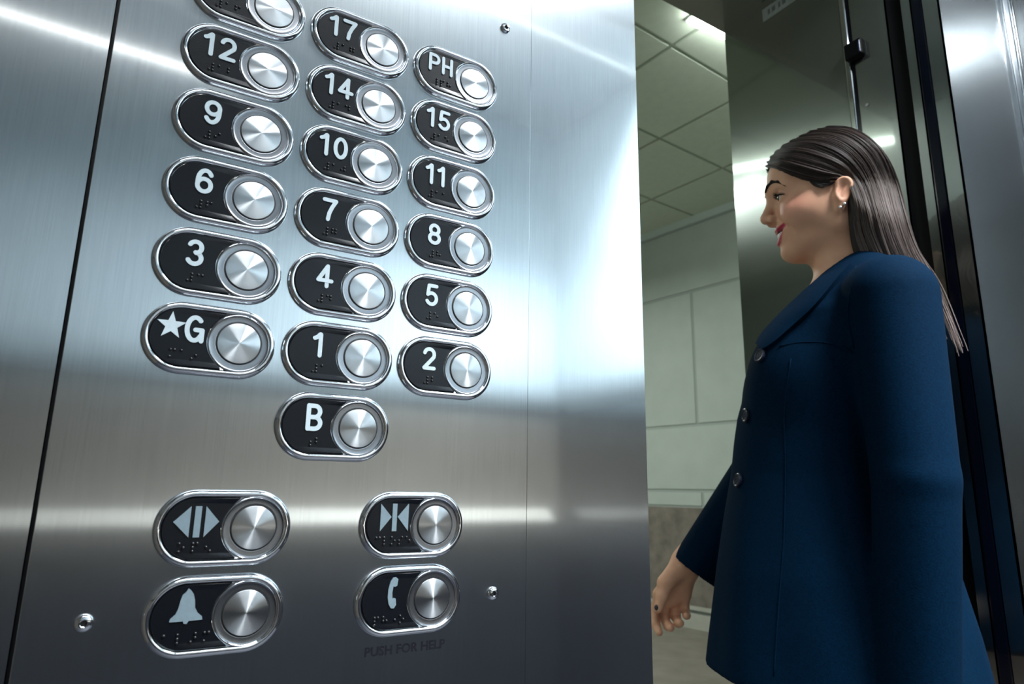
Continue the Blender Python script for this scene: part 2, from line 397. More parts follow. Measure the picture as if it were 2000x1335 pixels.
# ------------------------------------------------------------------ buttons
BW, BH, CX = .0430, .0249, .0181      # half width, half height, centre of the round cap
def stadium(W, H, n=28):
    pts = []
    for i in range(n+1):
        a = -math.pi/2+math.pi*i/n; pts.append((W-H+H*math.cos(a), H*math.sin(a)))
    for i in range(n+1):
        a = math.pi/2+math.pi*i/n; pts.append((-(W-H)+H*math.cos(a), H*math.sin(a)))
    return pts
def bezel_mesh():
    prof = [(0, .0003), (.0001, .0010), (.0004, .0021), (.0009, .0030), (.0016, .0037), (.0024, .0041), (.0032, .0042), (.0039, .0040), (.0044, .0035), (.0047, .0030), (.0050, .0025), (.0051, .0024)]
    rings = [stadium(BW-i, BH-i) for i, h in prof]; n = len(rings[0]); V = []; F = []
    for (i, h), r in zip(prof, rings): V += [(x, -h, z) for x, z in r]
    for k in range(len(prof)-1):
        for i in range(n):
            j = (i+1) % n; F.append((k*n+i, k*n+j, (k+1)*n+j, (k+1)*n+i))
    F.append(tuple((len(prof)-1)*n+i for i in range(n)))
    F.append(tuple(reversed(range(n))))
    me = mk('bezel', V, F, CHROME, None, True, 50)
    d = me.data; COL.objects.unlink(me); bpy.data.objects.remove(me); return d
def plate_rows(d=0.0, r_cut=.0209, inset=.0054, rc=.0042, n=40):
    # left edge and right edge of the legend plate, row by row from bottom to top
    W, H, r = BW-inset-d, BH-inset-d, r_cut+d; out = []
    for a in np.linspace(-math.pi/2, math.pi/2, n):
        z = H*math.sin(a); xl = -(W-H)-math.sqrt(max(H*H-z*z, 0)); t = max(0.0, (abs(z)-(H-rc))/rc)
        out.append((xl, CX-math.sqrt(max(r*r-z*z, 0))-rc*.75*(1-math.sqrt(max(0.0, 1-min(t, 1)**2))), z))
    return out
def temp(mb, name, mat, smooth=True, sharp=40):
    o = mb.build(name, mat, None, smooth, sharp); d = o.data; bpy.data.objects.remove(o); return d
BEZ = bezel_mesh()
mb = MB(); RS = []
for d, h in ((0, .0014), (0, .0020), (.0003, .0023)):
    rw = plate_rows(d); RS.append([(xr, -h, z) for xl, xr, z in rw]+[(xl, -h, z) for xl, xr, z in rw[::-1]])
n = len(RS[0]); n2_ = n//2
F_ = [(k*n+i, k*n+(i+1) % n, (k+1)*n+(i+1) % n, (k+1)*n+i) for k in (0, 1) for i in range(n)]
F_ += [(2*n+i, 2*n+i+1, 2*n+n-2-i, 2*n+n-1-i) for i in range(n2_-1)]
mb.add(RS[0]+RS[1]+RS[2], F_)
PLT = temp(mb, 'legend_plate', PLATE)
mb = MB(); mb.lathe(0, 0, [(.0206, .0024), (.0205, .0030), (.0203, .0033), (.0200, .0034), (.0197, .0032), (.0195, .0029), (.0194, .0026)], 72)
RIM = temp(mb, 'collar_rim', CHROME)
mb = MB(); mb.lathe(0, 0, [(.0196, .0029), (.0192, .0027), (.0184, .00255), (.0160, .0025), (.0155, .0025), (.0152, .0024), (.0151, .0022)], 72)
RNGM = temp(mb, 'collar', SATIN)
mb = MB(); mb.lathe(0, 0, [(.0156, .00244), (.0136, .00244)], 64, cap_last=True)
GAP = temp(mb, 'gap', GAPM)
mb = MB(); mb.lathe(0, 0, [(.0143, .0018), (.0143, .0024), (.0141, .0026), (.0138, .00268), (.0100, .00310), (.0050, .00366), (.0010, .00410), (.0001, .00416)], 96, cap_last=True)
CAPD = temp(mb, 'push_cap', CAPM, True, 25)

# stroke glyphs, unit: height 1, width about .62
def arc(cx, cy, rx, ry, a0, a1, n=18): return [(cx+rx*math.cos(math.radians(a)), cy+ry*math.sin(math.radians(a))) for a in np.linspace(a0, a1, n)]
G = {
 '1': [[(.13, .76), (.22, .80), (.34, .93)], [(.36, .92), (.36, .08)]],
 '2': [arc(.31, .68, .225, .24, 165, -32, 16)+[(.085, .085)], [(.085, .085), (.545, .085)]],
 '3': [arc(.29, .705, .205, .215, 155, -80, 16), arc(.29, .295, .225, .22, 85, -155, 18)],
 '4': [[(.42, .92), (.07, .31)], [(.07, .31), (.60, .31)], [(.42, .92), (.42, .08)]],
 '5': [[(.52, .915), (.16, .915)], [(.16, .915), (.11, .50)], arc(.29, .33, .235, .25, 130, -150, 20)],
 '6': [arc(.31, .33, .23, .25, 0, 360, 28), [(.085, .37)]+arc(.33, .50, .245, .42, 185, 40, 16)],
 '7': [[(.07, .915), (.55, .915)], [(.55, .915), (.40, .62), (.30, .35), (.26, .08)]],
 '8': [arc(.31, .70, .20, .21, 0, 360, 26), arc(.31, .295, .235, .22, 0, 360, 26)],
 '9': [arc(.31, .67, .23, .25, 0, 360, 28), [(.535, .63)]+arc(.29, .50, .245, .42, 5, -140, 16)],
 '0': [arc(.31, .50, .225, .42, 0, 360, 34)],
 'G': [arc(.33, .50, .25, .42, 48, 325, 26), [(.36, .47), (.575, .47)], [(.575, .47), (.575, .08)]],
 'P': [[(.09, .92), (.09, .08)], [(.09, .915), (.30, .915)]+arc(.33, .69, .215, .225, 88, -88, 14)+[(.30, .465), (.09, .465)]],
 'H': [[(.09, .92), (.09, .08)], [(.54, .92), (.54, .08)], [(.09, .50), (.54, .50)]],
 'B': [[(.10, .92), (.10, .08)], [(.10, .915), (.30, .915)]+arc(.32, .71, .19, .205, 88, -88, 14)+[(.28, .505), (.10, .505)], [(.28, .505)]+arc(.33, .295, .215, .21, 88, -88, 14)+[(.28, .085), (.10, .085)]],
}
LAYER = [0]
def stroke(mb, pts, wd, y0, y1):
    LAYER[0] += 1; y0 -= .00004*(LAYER[0] % 5)
    P = [np.array(p) for p in pts]; closed = np.linalg.norm(P[0]-P[-1]) < 1e-6
    if closed: P = P[:-1]
    n = len(P); Lf = []; Rt = []
    for i in range(n):
        a = P[i-1] if (i > 0 or closed) else P[0]; b = P[(i+1) % n] if (i < n-1 or closed) else P[-1]
        d1 = P[i]-a; d2 = b-P[i]
        if np.linalg.norm(d1) < 1e-9: d1 = d2
        if np.linalg.norm(d2) < 1e-9: d2 = d1
        d1 = d1/np.linalg.norm(d1); d2 = d2/np.linalg.norm(d2); t = d1+d2; t /= max(np.linalg.norm(t), 1e-6)
        k = min(1.6, 1/max(.3, t@d1)); nn = np.array([-t[1], t[0]])*wd/2*k
        Lf.append(P[i]+nn); Rt.append(P[i]-nn)
    if closed:
        V = []; F = []
        for yy in (y0, y1): V += [(q[0], yy, q[1]) for q in Lf]+[(q[0], yy, q[1]) for q in Rt]
        for i in range(n):
            j = (i+1) % n
            F += [(i, n+i, n+j, j), (i, j, 2*n+j, 2*n+i), (n+i, 3*n+i, 3*n+j, n+j)]
        mb.add(V, F); return
    def cap(c, d):
        a0 = math.atan2(d[1], d[0])
        return [c+wd/2*np.array([math.cos(a0+a), math.sin(a0+a)]) for a in np.linspace(-math.pi/2, math.pi/2, 9)[1:-1]]
    de = P[-1]-P[-2]; ds = P[0]-P[1]
    # quads along the stroke, then two cap fans, and side walls along the outline
    V = []; F = []
    for yy in (y0, y1): V += [(q[0], yy, q[1]) for q in Lf]+[(q[0], yy, q[1]) for q in Rt]
    for i in range(n-1): F.append((i, n+i, n+i+1, i+1))
    outline = Rt+cap(P[-1], de)+Lf[::-1]+cap(P[0], ds)
    mb.add(V, F)
    ce = [Rt[-1]]+cap(P[-1], de)+[Lf[-1]]; cs = [Lf[0]]+cap(P[0], ds)+[Rt[0]]
    for c in (ce, cs): mb.add([(q[0], y0, q[1]) for q in c], [tuple(range(len(c)))])
    k = len(outline)
    mb.add([(q[0], y0, q[1]) for q in outline]+[(q[0], y1, q[1]) for q in outline], [(i+k, (i+1) % k+k, (i+1) % k, i) for i in range(k)])
def legend_mesh(txt, cx, cz, hgt, gap=.20):
    mb = MB(); wdt = .162; adv = [(.50 if c == '1' else .64) for c in txt]
    tot = sum(adv)+gap*(len(txt)-1)*.4; x = -tot/2
    for c, a in zip(txt, adv):
        off = -.07 if c == '1' else 0
        for s in G[c]:
            stroke(mb, [(cx+(x+off+px)*hgt, cz+(pz-.5)*hgt) for px, pz in s], wdt*hgt, -.0030, -.0020)
        x += a+gap*.4
    return mb
BR = {'#': '3456', '1': '1', '2': '12', '3': '14', '4': '145', '5': '15', '6': '124', '7': '1245', '8': '125', '9': '24', '0': '245'}
def braille_mesh(cells, cx, cz, adv=.0066):
    mb = MB(); x = cx-adv*(len(cells)-1)/2
    for c in cells:
        for d in c:
            k = int(d)-1; px = x+(-.00125 if k < 3 else .00125); pz = cz+(1-k % 3)*.00245
            mb.lathe(px, pz, [(.00100, .0020), (.00096, .0027), (.00068, .0032), (.00025, .0034)], 12, cap_last=True)
        x += adv
    return mb
def poly(mb, pts, y0=-.0030, y1=-.0020, s=(1, 1), c=(0, 0)):
    pts = [(c[0]+(x-c[0])*s[0], c[1]+(z-c[1])*s[1]) for x, z in pts]
    a = sum(pts[i-1][0]*pts[i][1]-pts[i][0]*pts[i-1][1] for i in range(len(pts)))
    if a < 0: pts = pts[::-1]
    mb.prism(pts, y0, y1)
COLX = [-.0902, 0.0, .0902]; P0, Z0 = .054, 1.077
def button(x, z, name, label, legend, cells, bx=-.0150, bz=-.0118, mat=GLYPH, adv=.0066):
    t = empty('elevator_button', (x, -.0004, z)); tag(t, label, 'elevator button', 'floor buttons' if name != 'fn' else 'door and alarm buttons')
    link(bpy.data.objects.new('bezel', BEZ), t)
    o = link(bpy.data.objects.new('legend_plate', PLT), t); o.location = (0, -.0007, 0)
    o = link(bpy.data.objects.new('collar', RNGM), t); o.location = (CX, 0, 0)
    o = link(bpy.data.objects.new('collar_rim', RIM), t); o.location = (CX, 0, 0)
    g = link(bpy.data.objects.new('gap_ring', GAP), t); g.location = (CX, 0, 0)
    o = link(bpy.data.objects.new('push_cap', CAPD), t); o.location = (CX, -.0007, 0)
    legend.build('legend', mat, t, False).location = (0, -.0007, 0)
    if cells: braille_mesh(cells, bx, bz, adv).build('braille', DOTM, t, True, 60).location = (0, -.0007, 0)
    return t
rows = [(0, 0, 'G'), (0, 1, '3'), (0, 2, '6'), (0, 3, '9'), (0, 4, '12'), (0, 5, '16'), (1, -1, 'B'), (1, 0, '1'), (1, 1, '4'), (1, 2, '7'), (1, 3, '10'), (1, 4, '14'), (1, 5, '17'),
        (2, 0, '2'), (2, 1, '5'), (2, 2, '8'), (2, 3, '11'), (2, 4, '15'), (2, 5, 'PH')]
for c, r, s in rows:
    if s == 'G':
        lg = legend_mesh('G', -.0113, .0063, .0190)
        st = []
        for i in range(10):
            a = math.radians(90+36*i); R_ = .0098 if i % 2 == 0 else .0040; st.append((-.0255+R_*math.cos(a)*.95, .0068+R_*math.sin(a)))
        poly(lg, st); cells = ['134', '1', '35']
    elif s == 'PH': lg = legend_mesh('PH', -.0170, .0062, .0178); cells = ['456', '1234', '125']
    elif s == 'B': lg = legend_mesh('B', -.0156, .0060, .0200); cells = ['56', '12']
    else: lg = legend_mesh(s, -.0168 if len(s) > 1 else -.0162, .0060, .0190); cells = [BR['#']]+[BR[d] for d in s]
    nm = {'G': 'black and chrome button marked with a star and G', 'B': 'black and chrome button marked B, lowest floor button', 'PH': 'black and chrome button marked PH, top of the right column',
          '16': 'black and chrome button cut off by the top of the picture, above 12'}.get(s, 'black and chrome elevator button marked with the number '+s)
    button(COLX[c], Z0+P0*r, 'floor', nm, lg, cells, bx=-.0165 if s == 'G' else -.0150)
XA, XB, ZO, ZA = -.06855, .0670, Z0-.1251, Z0-.1794
lg = MB(); poly(lg, [(-.0318, .0042), (-.0212, .0147), (-.0212, -.0062)], s=(.93, .94), c=(-.0318, .0042)); poly(lg, [(-.0185, .0147), (-.0185, -.0062), (-.0143, -.0062), (-.0143, .0147)], s=(.93, .94), c=(-.0318, .0042)); poly(lg, [(-.0116, .0147), (-.0022, .0042), (-.0116, -.0062)], s=(.93, .94), c=(-.0318, .0042))
button(XA, ZO, 'fn', 'door open button with two triangles pointing apart', lg, ['135', '1234', '26'], bx=-.0175, bz=-.0118, mat=ICON, adv=.0080)
lg = MB(); poly(lg, [(-.0275, .0160), (-.0175, .0062), (-.0275, -.0042)], s=(.88, 1.0), c=(-.0275, .0062)); poly(lg, [(-.0168, .0160), (-.0168, -.0042), (-.0126, -.0042), (-.0126, .0160)], s=(.88, 1.0), c=(-.0275, .0062)); poly(lg, [(-.0019, .0160), (-.0119, .0062), (-.0019, -.0042)], s=(.88, 1.0), c=(-.0275, .0062))
button(XB, ZO, 'fn', 'door close button with two triangles pointing together', lg, ['14', '123', '135', '234', '15'], bx=-.0165, bz=-.0112, mat=ICON, adv=.0060)
bell = [(-.0020, .0165), (-.0006, .0190), (.0012, .0175), (.0030, .0150), (.0042, .0110), (.0048, .0060), (.0068, .0025), (.0098, .0000), (.0102, -.0022), (.0016, -.0024), (.0004, -.0042), (-.0014, -.0040), (-.0020, -.0024), (-.0105, -.0024), (-.0102, -.0004), (-.0072, .0024), (-.0058, .0060), (-.0050, .0110), (-.0040, .0148)]
lg = MB(); poly(lg, [(-.0176+a*.92, b*.92) for a, b in bell])
button(XA, ZA, 'fn', 'alarm button with a grey bell symbol', lg, ['1', '123', '345', '134'], bx=-.0165, bz=-.0125, mat=ICON, adv=.0078)
hs = [(.0020, .0165), (.0042, .0150), (.0034, .0105), (.0014, .0098), (.0002, .0105), (-.0006, .0060), (-.0002, .0016), (.0010, .0024), (.0026, .0018), (.0032, -.0024), (.0014, -.0048), (-.0012, -.0046), (-.0034, -.0016), (-.0044, .0030), (-.0042, .0085), (-.0026, .0135), (-.0004, .0162)]
lg = MB(); poly(lg, [(-.0145+a*.90, b*1.03) for a, b in hs])
button(XB, ZA, 'fn', 'help button with a telephone handset, above the words PUSH FOR HELP', lg, ['1234', '125', '5', '135'], bx=-.0165, bz=-.0130, mat=ICON, adv=.0066)
# ------------------------------------------------------------------ the woman
VW = np.array([.85113, .52495]); OW = CAM[:2]+1.15*VW              # line of sight and her ground point
FW = np.array([-VW[1], VW[0]]); LW = -VW                           # her forward and her left (towards the camera)
def uvz(px, py, v):                                                # picture point -> her frame, at lateral distance v
    d = ray(px, py); t = (1.15-v)/(d[:2]@VW); P = CAM+t*d
    return np.array([(P[:2]-OW)@FW, v, P[2]])
def loc_ray(px, py):
    d = ray(px, py); d = d/np.linalg.norm(d); o = CAM[:2]-OW
    return np.array([o@FW, o@LW, CAM[2]]), np.array([d[:2]@FW, d[:2]@LW, d[2]])
WOMAN = empty('person', (OW[0], OW[1], 0), (0, 0, math.atan2(FW[1], FW[0])))
tag(WOMAN, 'smiling woman with long brown hair in a dark blue jacket, standing in the elevator doorway', 'person')

class Field:
    def __init__(s, xs, ys, zs, far=.06):
        s.x, s.y, s.z = [np.asarray(a, np.float32) for a in (xs, ys, zs)]; s.far = far
        s.f = np.full((len(s.x), len(s.y), len(s.z)), far, np.float32)
    def sub(s, lo, hi, pad):
        sl = []
        for a, l, h in zip((s.x, s.y, s.z), lo, hi):
            i0 = np.searchsorted(a, l-pad); i1 = np.searchsorted(a, h+pad); sl.append(slice(i0, i1))
        return tuple(sl), s.x[sl[0]][:, None, None], s.y[sl[1]][None, :, None], s.z[sl[2]][None, None, :]
    def apply(s, fn, lo, hi, k=.01, op='u', pad=None):
        pad = (k+.012) if pad is None else pad
        sl, X, Y, Z = s.sub(lo, hi, pad)
        A = s.f[sl]
        if A.size == 0: return
        d = fn(X, Y, Z).astype(np.float32)
        if op == 'u': B = d
        elif op == 's': A, B = -A, d
        else: A, B = -A, -d
        if k > 0:
            h = np.clip(.5+.5*(B-A)/k, 0, 1); r = B+(A-B)*h-k*h*(1-h)
        else: r = np.minimum(A, B)
        s.f[sl] = r if op == 'u' else -r
    def ell(s, c, r, k=.01, op='u', rot=None):
        c = np.array(c, float); r = np.array(r, float); R = None if rot is None else np.array(rot)
        def fn(X, Y, Z):
            x, y, z = X-c[0], Y-c[1], Z-c[2]
            if R is not None:
                x, y, z = R[0][0]*x+R[1][0]*y+R[2][0]*z, R[0][1]*x+R[1][1]*y+R[2][1]*z, R[0][2]*x+R[1][2]*y+R[2][2]*z
            k0 = np.sqrt((x/r[0])**2+(y/r[1])**2+(z/r[2])**2)+1e-6
            k1 = np.sqrt((x/r[0]**2)**2+(y/r[1]**2)**2+(z/r[2]**2)**2)+1e-6
            return k0*(k0-1)/k1
        m = r.max() if R is not None else r
        s.apply(fn, c-m, c+m, k, op)
    def cap(s, a, b, ra, rb=None, k=.01, op='u'):
        a = np.array(a, float); b = np.array(b, float); rb = ra if rb is None else rb; d = b-a; dd = max(d@d, 1e-9); m = max(ra, rb)
        def fn(X, Y, Z):
            t = np.clip(((X-a[0])*d[0]+(Y-a[1])*d[1]+(Z-a[2])*d[2])/dd, 0, 1)
            return np.sqrt((X-a[0]-t*d[0])**2+(Y-a[1]-t*d[1])**2+(Z-a[2]-t*d[2])**2)-(ra+(rb-ra)*t)
        s.apply(fn, np.minimum(a, b)-m, np.maximum(a, b)+m, k, op)
    def chain(s, pts, rs, k=.008, op='u'):
        for i in range(len(pts)-1): s.cap(pts[i], pts[i+1], rs[i], rs[i+1], k, op)
    def mesh(s):
        f = s.f; ins = f < 0
        c = [ins[i:ins.shape[0]-1+i, j:ins.shape[1]-1+j, k:ins.shape[2]-1+k] for i in (0, 1) for j in (0, 1) for k in (0, 1)]
        al = c[0].copy(); an = c[0].copy()
        for q in c[1:]: al &= q; an |= q
        act = an & ~al
        I, Jn, K = np.nonzero(act); nv = len(I)
        idx = np.full(act.shape, -1, np.int32); idx[I, Jn, K] = np.arange(nv)
        acc = np.zeros((nv, 3)); cnt = np.zeros(nv)
        ax = [s.x.astype(float), s.y.astype(float), s.z.astype(float)]
        corners = [(i, j, k) for i in (0, 1) for j in (0, 1) for k in (0, 1)]
        for a in corners:
            for d in range(3):
                if a[d] == 1: continue
                b = list(a); b[d] = 1
                fa = f[I+a[0], Jn+a[1], K+a[2]].astype(float); fb = f[I+b[0], Jn+b[1], K+b[2]].astype(float)
                mk_ = (fa < 0) != (fb < 0)
                t = np.where(mk_, fa/np.where(mk_, fa-fb, 1), 0)
                pa = np.stack([ax[0][I+a[0]], ax[1][Jn+a[1]], ax[2][K+a[2]]], 1); pb = np.stack([ax[0][I+b[0]], ax[1][Jn+b[1]], ax[2][K+b[2]]], 1)
                acc += np.where(mk_[:, None], pa+(pb-pa)*t[:, None], 0); cnt += mk_
        V = acc/np.maximum(cnt, 1)[:, None]
        Fs = []
        n0, n1, n2 = f.shape
        # edges along x
        for d in range(3):
            sl0 = [slice(1, n0-1), slice(1, n1-1), slice(1, n2-1)]; sl0[d] = slice(0, f.shape[d]-1)
            sl1 = list(sl0); sl1[d] = slice(1, f.shape[d])
            A = ins[tuple(sl0)]; B = ins[tuple(sl1)]
            ii = np.nonzero(A != B); off = [0 if q == d else 1 for q in range(3)]
            P = [ii[q]+off[q] for q in range(3)]; fl = A[ii]
            e, g = [(1, 2), (2, 0), (0, 1)][d]
            def cell(de, dg):
                Q = [p.copy() for p in P]; Q[e] = Q[e]+de; Q[g] = Q[g]+dg; return idx[Q[0], Q[1], Q[2]]
            q = np.stack([cell(-1, -1), cell(0, -1), cell(0, 0), cell(-1, 0)], 1)
            q = np.where(fl[:, None], q, q[:, ::-1]); Fs.append(q)
        return V, np.concatenate(Fs)
def relax(V, F, it=2, lam=.5):
    for _ in range(it):
        acc = np.zeros_like(V); cnt = np.zeros(len(V))
        for a in range(4):
            for b in ((a+1) % 4, (a+3) % 4):
                np.add.at(acc, F[:, a], V[F[:, b]]); np.add.at(cnt, F[:, a], 1)
        V = V+lam*(acc/np.maximum(cnt, 1)[:, None]-V)
    return V
def axis(*segs):
    out = [np.arange(a, b, s) for a, b, s in segs]; return np.concatenate(out)
# ---- torso twist, and joints shared by body and clothes
TW = .17
def tw(u, v): return u*math.cos(TW)-v*math.sin(TW), u*math.sin(TW)+v*math.cos(TW)   # torso frame -> her frame
def utw(u, v): return u*math.cos(TW)+v*math.sin(TW), -u*math.sin(TW)+v*math.cos(TW)
SH_L, EL_L, WR_L = np.array([-.070, .150, 1.238]), np.array([-.071, .176, 1.0]), np.array([-.052, .165, .765])
SH_R, EL_R, WR_R = np.array([.030, -.150, 1.238]), np.array([.135, -.165, 1.035]), np.array([.262, -.130, .868])
def bsamp(P):
    q = []
    for i, a in enumerate((XS, YS, ZS)):
        k = int(np.clip(np.searchsorted(a, P[i])-1, 0, len(a)-2)); q.append((k, (P[i]-a[k])/(a[k+1]-a[k])))
    r = 0
    for a in (0, 1):
        for b in (0, 1):
            for c in (0, 1):
                r += float(fd.f[q[0][0]+a, q[1][0]+b, q[2][0]+c])*(q[0][1] if a else 1-q[0][1])*(q[1][1] if b else 1-q[1][1])*(q[2][1] if c else 1-q[2][1])
    return r
def bgrad(P):
    g_ = np.array([bsamp(P+np.eye(3)[i]*.003)-bsamp(P-np.eye(3)[i]*.003) for i in range(3)]); return g_/max(np.linalg.norm(g_), 1e-6)
def onskin(P, lift=0.0):                       # nearest point of the skin
    P = np.array(P, float)
    for _ in range(6): P = P-bgrad(P)*(bsamp(P)-lift)*.8
    return P
# ---- head
HY = .10; _hc, _hs = math.cos(HY), math.sin(HY); HP = np.array([-.01, 0])
def hd(p):                         # head frame -> her frame (turned a little to her left)
    x, y = p[0]-HP[0], p[1]; return np.array([HP[0]+x*_hc-y*_hs, x*_hs+y*_hc, p[2]])
HROT = [[_hc, -_hs, 0], [_hs, _hc, 0], [0, 0, 1]]
def head(fd):
    E = lambda c, r, k=.01, op='u': fd.ell(hd(c), r, k, op, HROT)
    Cp = lambda a, b, ra, rb=None, k=.01, op='u': fd.cap(hd(a), hd(b), ra, rb, k, op)
    E((-.012, 0, 1.487), (.083, .067, .078), .01)
    E((.032, 0, 1.500), (.056, .060, .046), .02)
    E((.030, 0, 1.425), (.048, .053, .070), .03)
    for s in (1, -1):
        Cp((-.012, .048*s, 1.392), (.046, .012*s, 1.372), .015, .012, .022)
        E((.040, .040*s, 1.423), (.027, .023, .022), .020)
        Cp((.076, .010*s, 1.481), (.058, .042*s, 1.476), .010, .009, .014)
        E((-.005, .055*s, 1.430), (.040, .014, .040), .02)
    E((.057, 0, 1.370), (.0165, .018, .0145), .012)
    Cp((.082, 0, 1.482), (.0785, 0, 1.462), .008, .008, .012)
    for s in (1, -1): E((.084, .029*s, 1.4580), (.020, .016, .0085), .010, 's')
    Cp((.080, 0, 1.468), (.0925, 0, 1.4375), .0060, .0085, .008)
    E((.0915, 0, 1.4335), (.0100, .0095, .0080), .006)
    for s in (1, -1): E((.0820, .0105*s, 1.4290), (.0098, .0062, .0070), .005)
    for s in (1, -1): E((.0870, .0055*s, 1.4230), (.0048, .0028, .0034), .003, 's')
    E((.060, 0, 1.399), (.0165, .024, .020), .010)
    for s in (1, -1):
        fd.chain([onskin(hd(q), .0012) for q in ((.0760, .0170*s, 1.4270), (.0680, .0270*s, 1.4180), (.0560, .0370*s, 1.4040), (.0530, .0390*s, 1.3950))], [.0024, .0030, .0030, .0016], .005, 's')
    for L_, lift in ((LIPU, -.0012), (LIPL, -.0016), (MOUTH, .0012)):
        for k_, q in enumerate(L_): L_[k_] = (onskin(hd(q[0]), lift), onskin(hd(q[1]), lift), *q[2:])
    for q in LIPU+LIPL: fd.cap(q[0], q[1], q[2], q[3], .0022)
    for a, b in MOUTH: fd.cap(a, b, .0062, .0038, .0015, 's')
    for s in (1, -1): E((.0610, .0300*s, 1.4570), (.0135, .0150, .0130), .004)
    for s in (1, -1): E((.0770, .0300*s, 1.4560), (.0150, .0128, .0050), .0015, 's')
    # ears
    for s in (1, -1):
        Cp((-.021, .073*s, 1.447), (-.017, .072*s, 1.430), .0130, .0120, .004)
        Cp((-.017, .072*s, 1.430), (-.0125, .070*s, 1.4105), .0110, .0068, .005)
        E((-.019, .0835*s, 1.436), (.0105, .0075, .0180), .003, 's')
        E((-.019, .0935*s, 1.432), (.030, .0130, .040), .002, 's')
        Cp((-.025, .0765*s, 1.444), (-.016, .0755*s, 1.428), .0025, .0030, .003)
        Cp((-.0075, .071*s, 1.433), (-.0075, .070*s, 1.427), .0035, .0035, .003)
    fd.cap((-.030, 0, 1.42), (-.036, 0, 1.26), .050, .054, .022)
    fd.cap((-.012, 0, 1.375), (-.018, 0, 1.27), .034, .038, .025)
LIPU = []; LIPL = []; MOUTH = []
for s in (1, -1):
    LIPU += [((.0812, 0, 1.4110), (.0760, .0130*s, 1.4095), .0034, .0032), ((.0760, .0130*s, 1.4095), (.0570, .0300*s, 1.4125), .0032, .0022)]
    LIPL += [((.0765, 0, 1.3870), (.0725, .0125*s, 1.3895), .0044, .0040), ((.0725, .0125*s, 1.3895), (.0570, .0300*s, 1.4110), .0040, .0022)]
    MOUTH += [((.0790, 0, 1.3995), (.0745, .0120*s, 1.4000)), ((.0745, .0120*s, 1.4000), (.0620, .0255*s, 1.4085))]
# ---- right hand: knuckles and finger joints, palm turned towards the camera
def hp(px, py, v): return uvz(px, py, v)
WRI = hp(1342, 1098, -.130)
KN = [hp(1288, 1160, -.122), hp(1303, 1168, -.136), hp(1321, 1168, -.142), hp(1338, 1162, -.142)]
FING = [[KN[0], hp(1279, 1195, -.128), hp(1281, 1219, -.112), hp(1287, 1234, -.100)],
        [KN[1], hp(1297, 1206, -.142), hp(1305, 1222, -.122), hp(1310, 1225, -.106)],
        [KN[2], hp(1320, 1204, -.146), hp(1325, 1216, -.126), hp(1329, 1216, -.112)],
        [KN[3], hp(1338, 1190, -.145), hp(1341, 1201, -.130), hp(1341, 1202, -.118)]]
FR = [(.0098, .0088, .0078, .0066), (.0100, .0090, .0080, .0068), (.0096, .0086, .0077, .0066), (.0086, .0076, .0068, .0058)]
TH = [hp(1322, 1112, -.112), hp(1300, 1138, -.096), hp(1293, 1163, -.088), hp(1286, 1187, -.082)]
THR = (.0150, .0112, .0100, .0080)
def hand(fd):
    for kn, r in zip(KN, (.0125, .0130, .0128, .0115)):
        fd.cap(WRI*.75+kn*.25, kn, .0165, r, .010)
    fd.cap(WRI, (KN[1]+KN[2])/2, .022, .012, .012)
    for jn, r in zip(FING, FR): fd.chain(jn, r, .0035)
    fd.chain(TH, THR, .006)
    fd.cap(hp(1330, 1108, -.118), TH[1], .017, .012, .012)
    fd.cap(WRI, EL_R, .0235, .034, .016)
# ---- whole body as one surface
XS = axis((-.20, -.118, .006), (-.118, .115, .0016), (.115, .235, .006), (.235, .375, .0016))
YS = axis((-.26, -.185, .006), (-.185, .095, .0016), (.095, .26, .006))
ZS = axis((-.01, .715, .008), (.715, .885, .0016), (.885, 1.30, .007), (1.30, 1.345, .004), (1.345, 1.605, .0016))
fd = Field(XS, YS, ZS)
head(fd)
def tp(u, v, z): a, b = tw(u, v); return np.array([a, b, z])
fd.cap(tp(-.03, -.10, 1.255), tp(-.03, .10, 1.255), .045, k=.03)
fd.ell(tp(.010, 0, 1.15), (.090, .125, .16), .03); fd.ell(tp(.0, 0, .95), (.085, .115, .14), .03); fd.ell(tp(-.01, 0, .80), (.10, .14, .12), .03)
HIPL, KNL, ANL = np.array([-.01, .080, .78]), np.array([.012, .085, .43]), np.array([-.03, .085, .085])
HIPR, KNR, ANR = np.array([.0, -.080, .78]), np.array([.05, -.080, .43]), np.array([.03, -.080, .085])
for a, b, c in ((HIPL, KNL, ANL), (HIPR, KNR, ANR)):
    fd.chain([a, b, c], [.070, .048, .034], .02); fd.cap(c, c+np.array([.10, 0, -.050]), .030, .022, .02)
fd.chain([SH_L, EL_L, WR_L], [.042, .034, .024], .02); fd.chain([SH_R, EL_R, WRI], [.042, .034, .0235], .02)
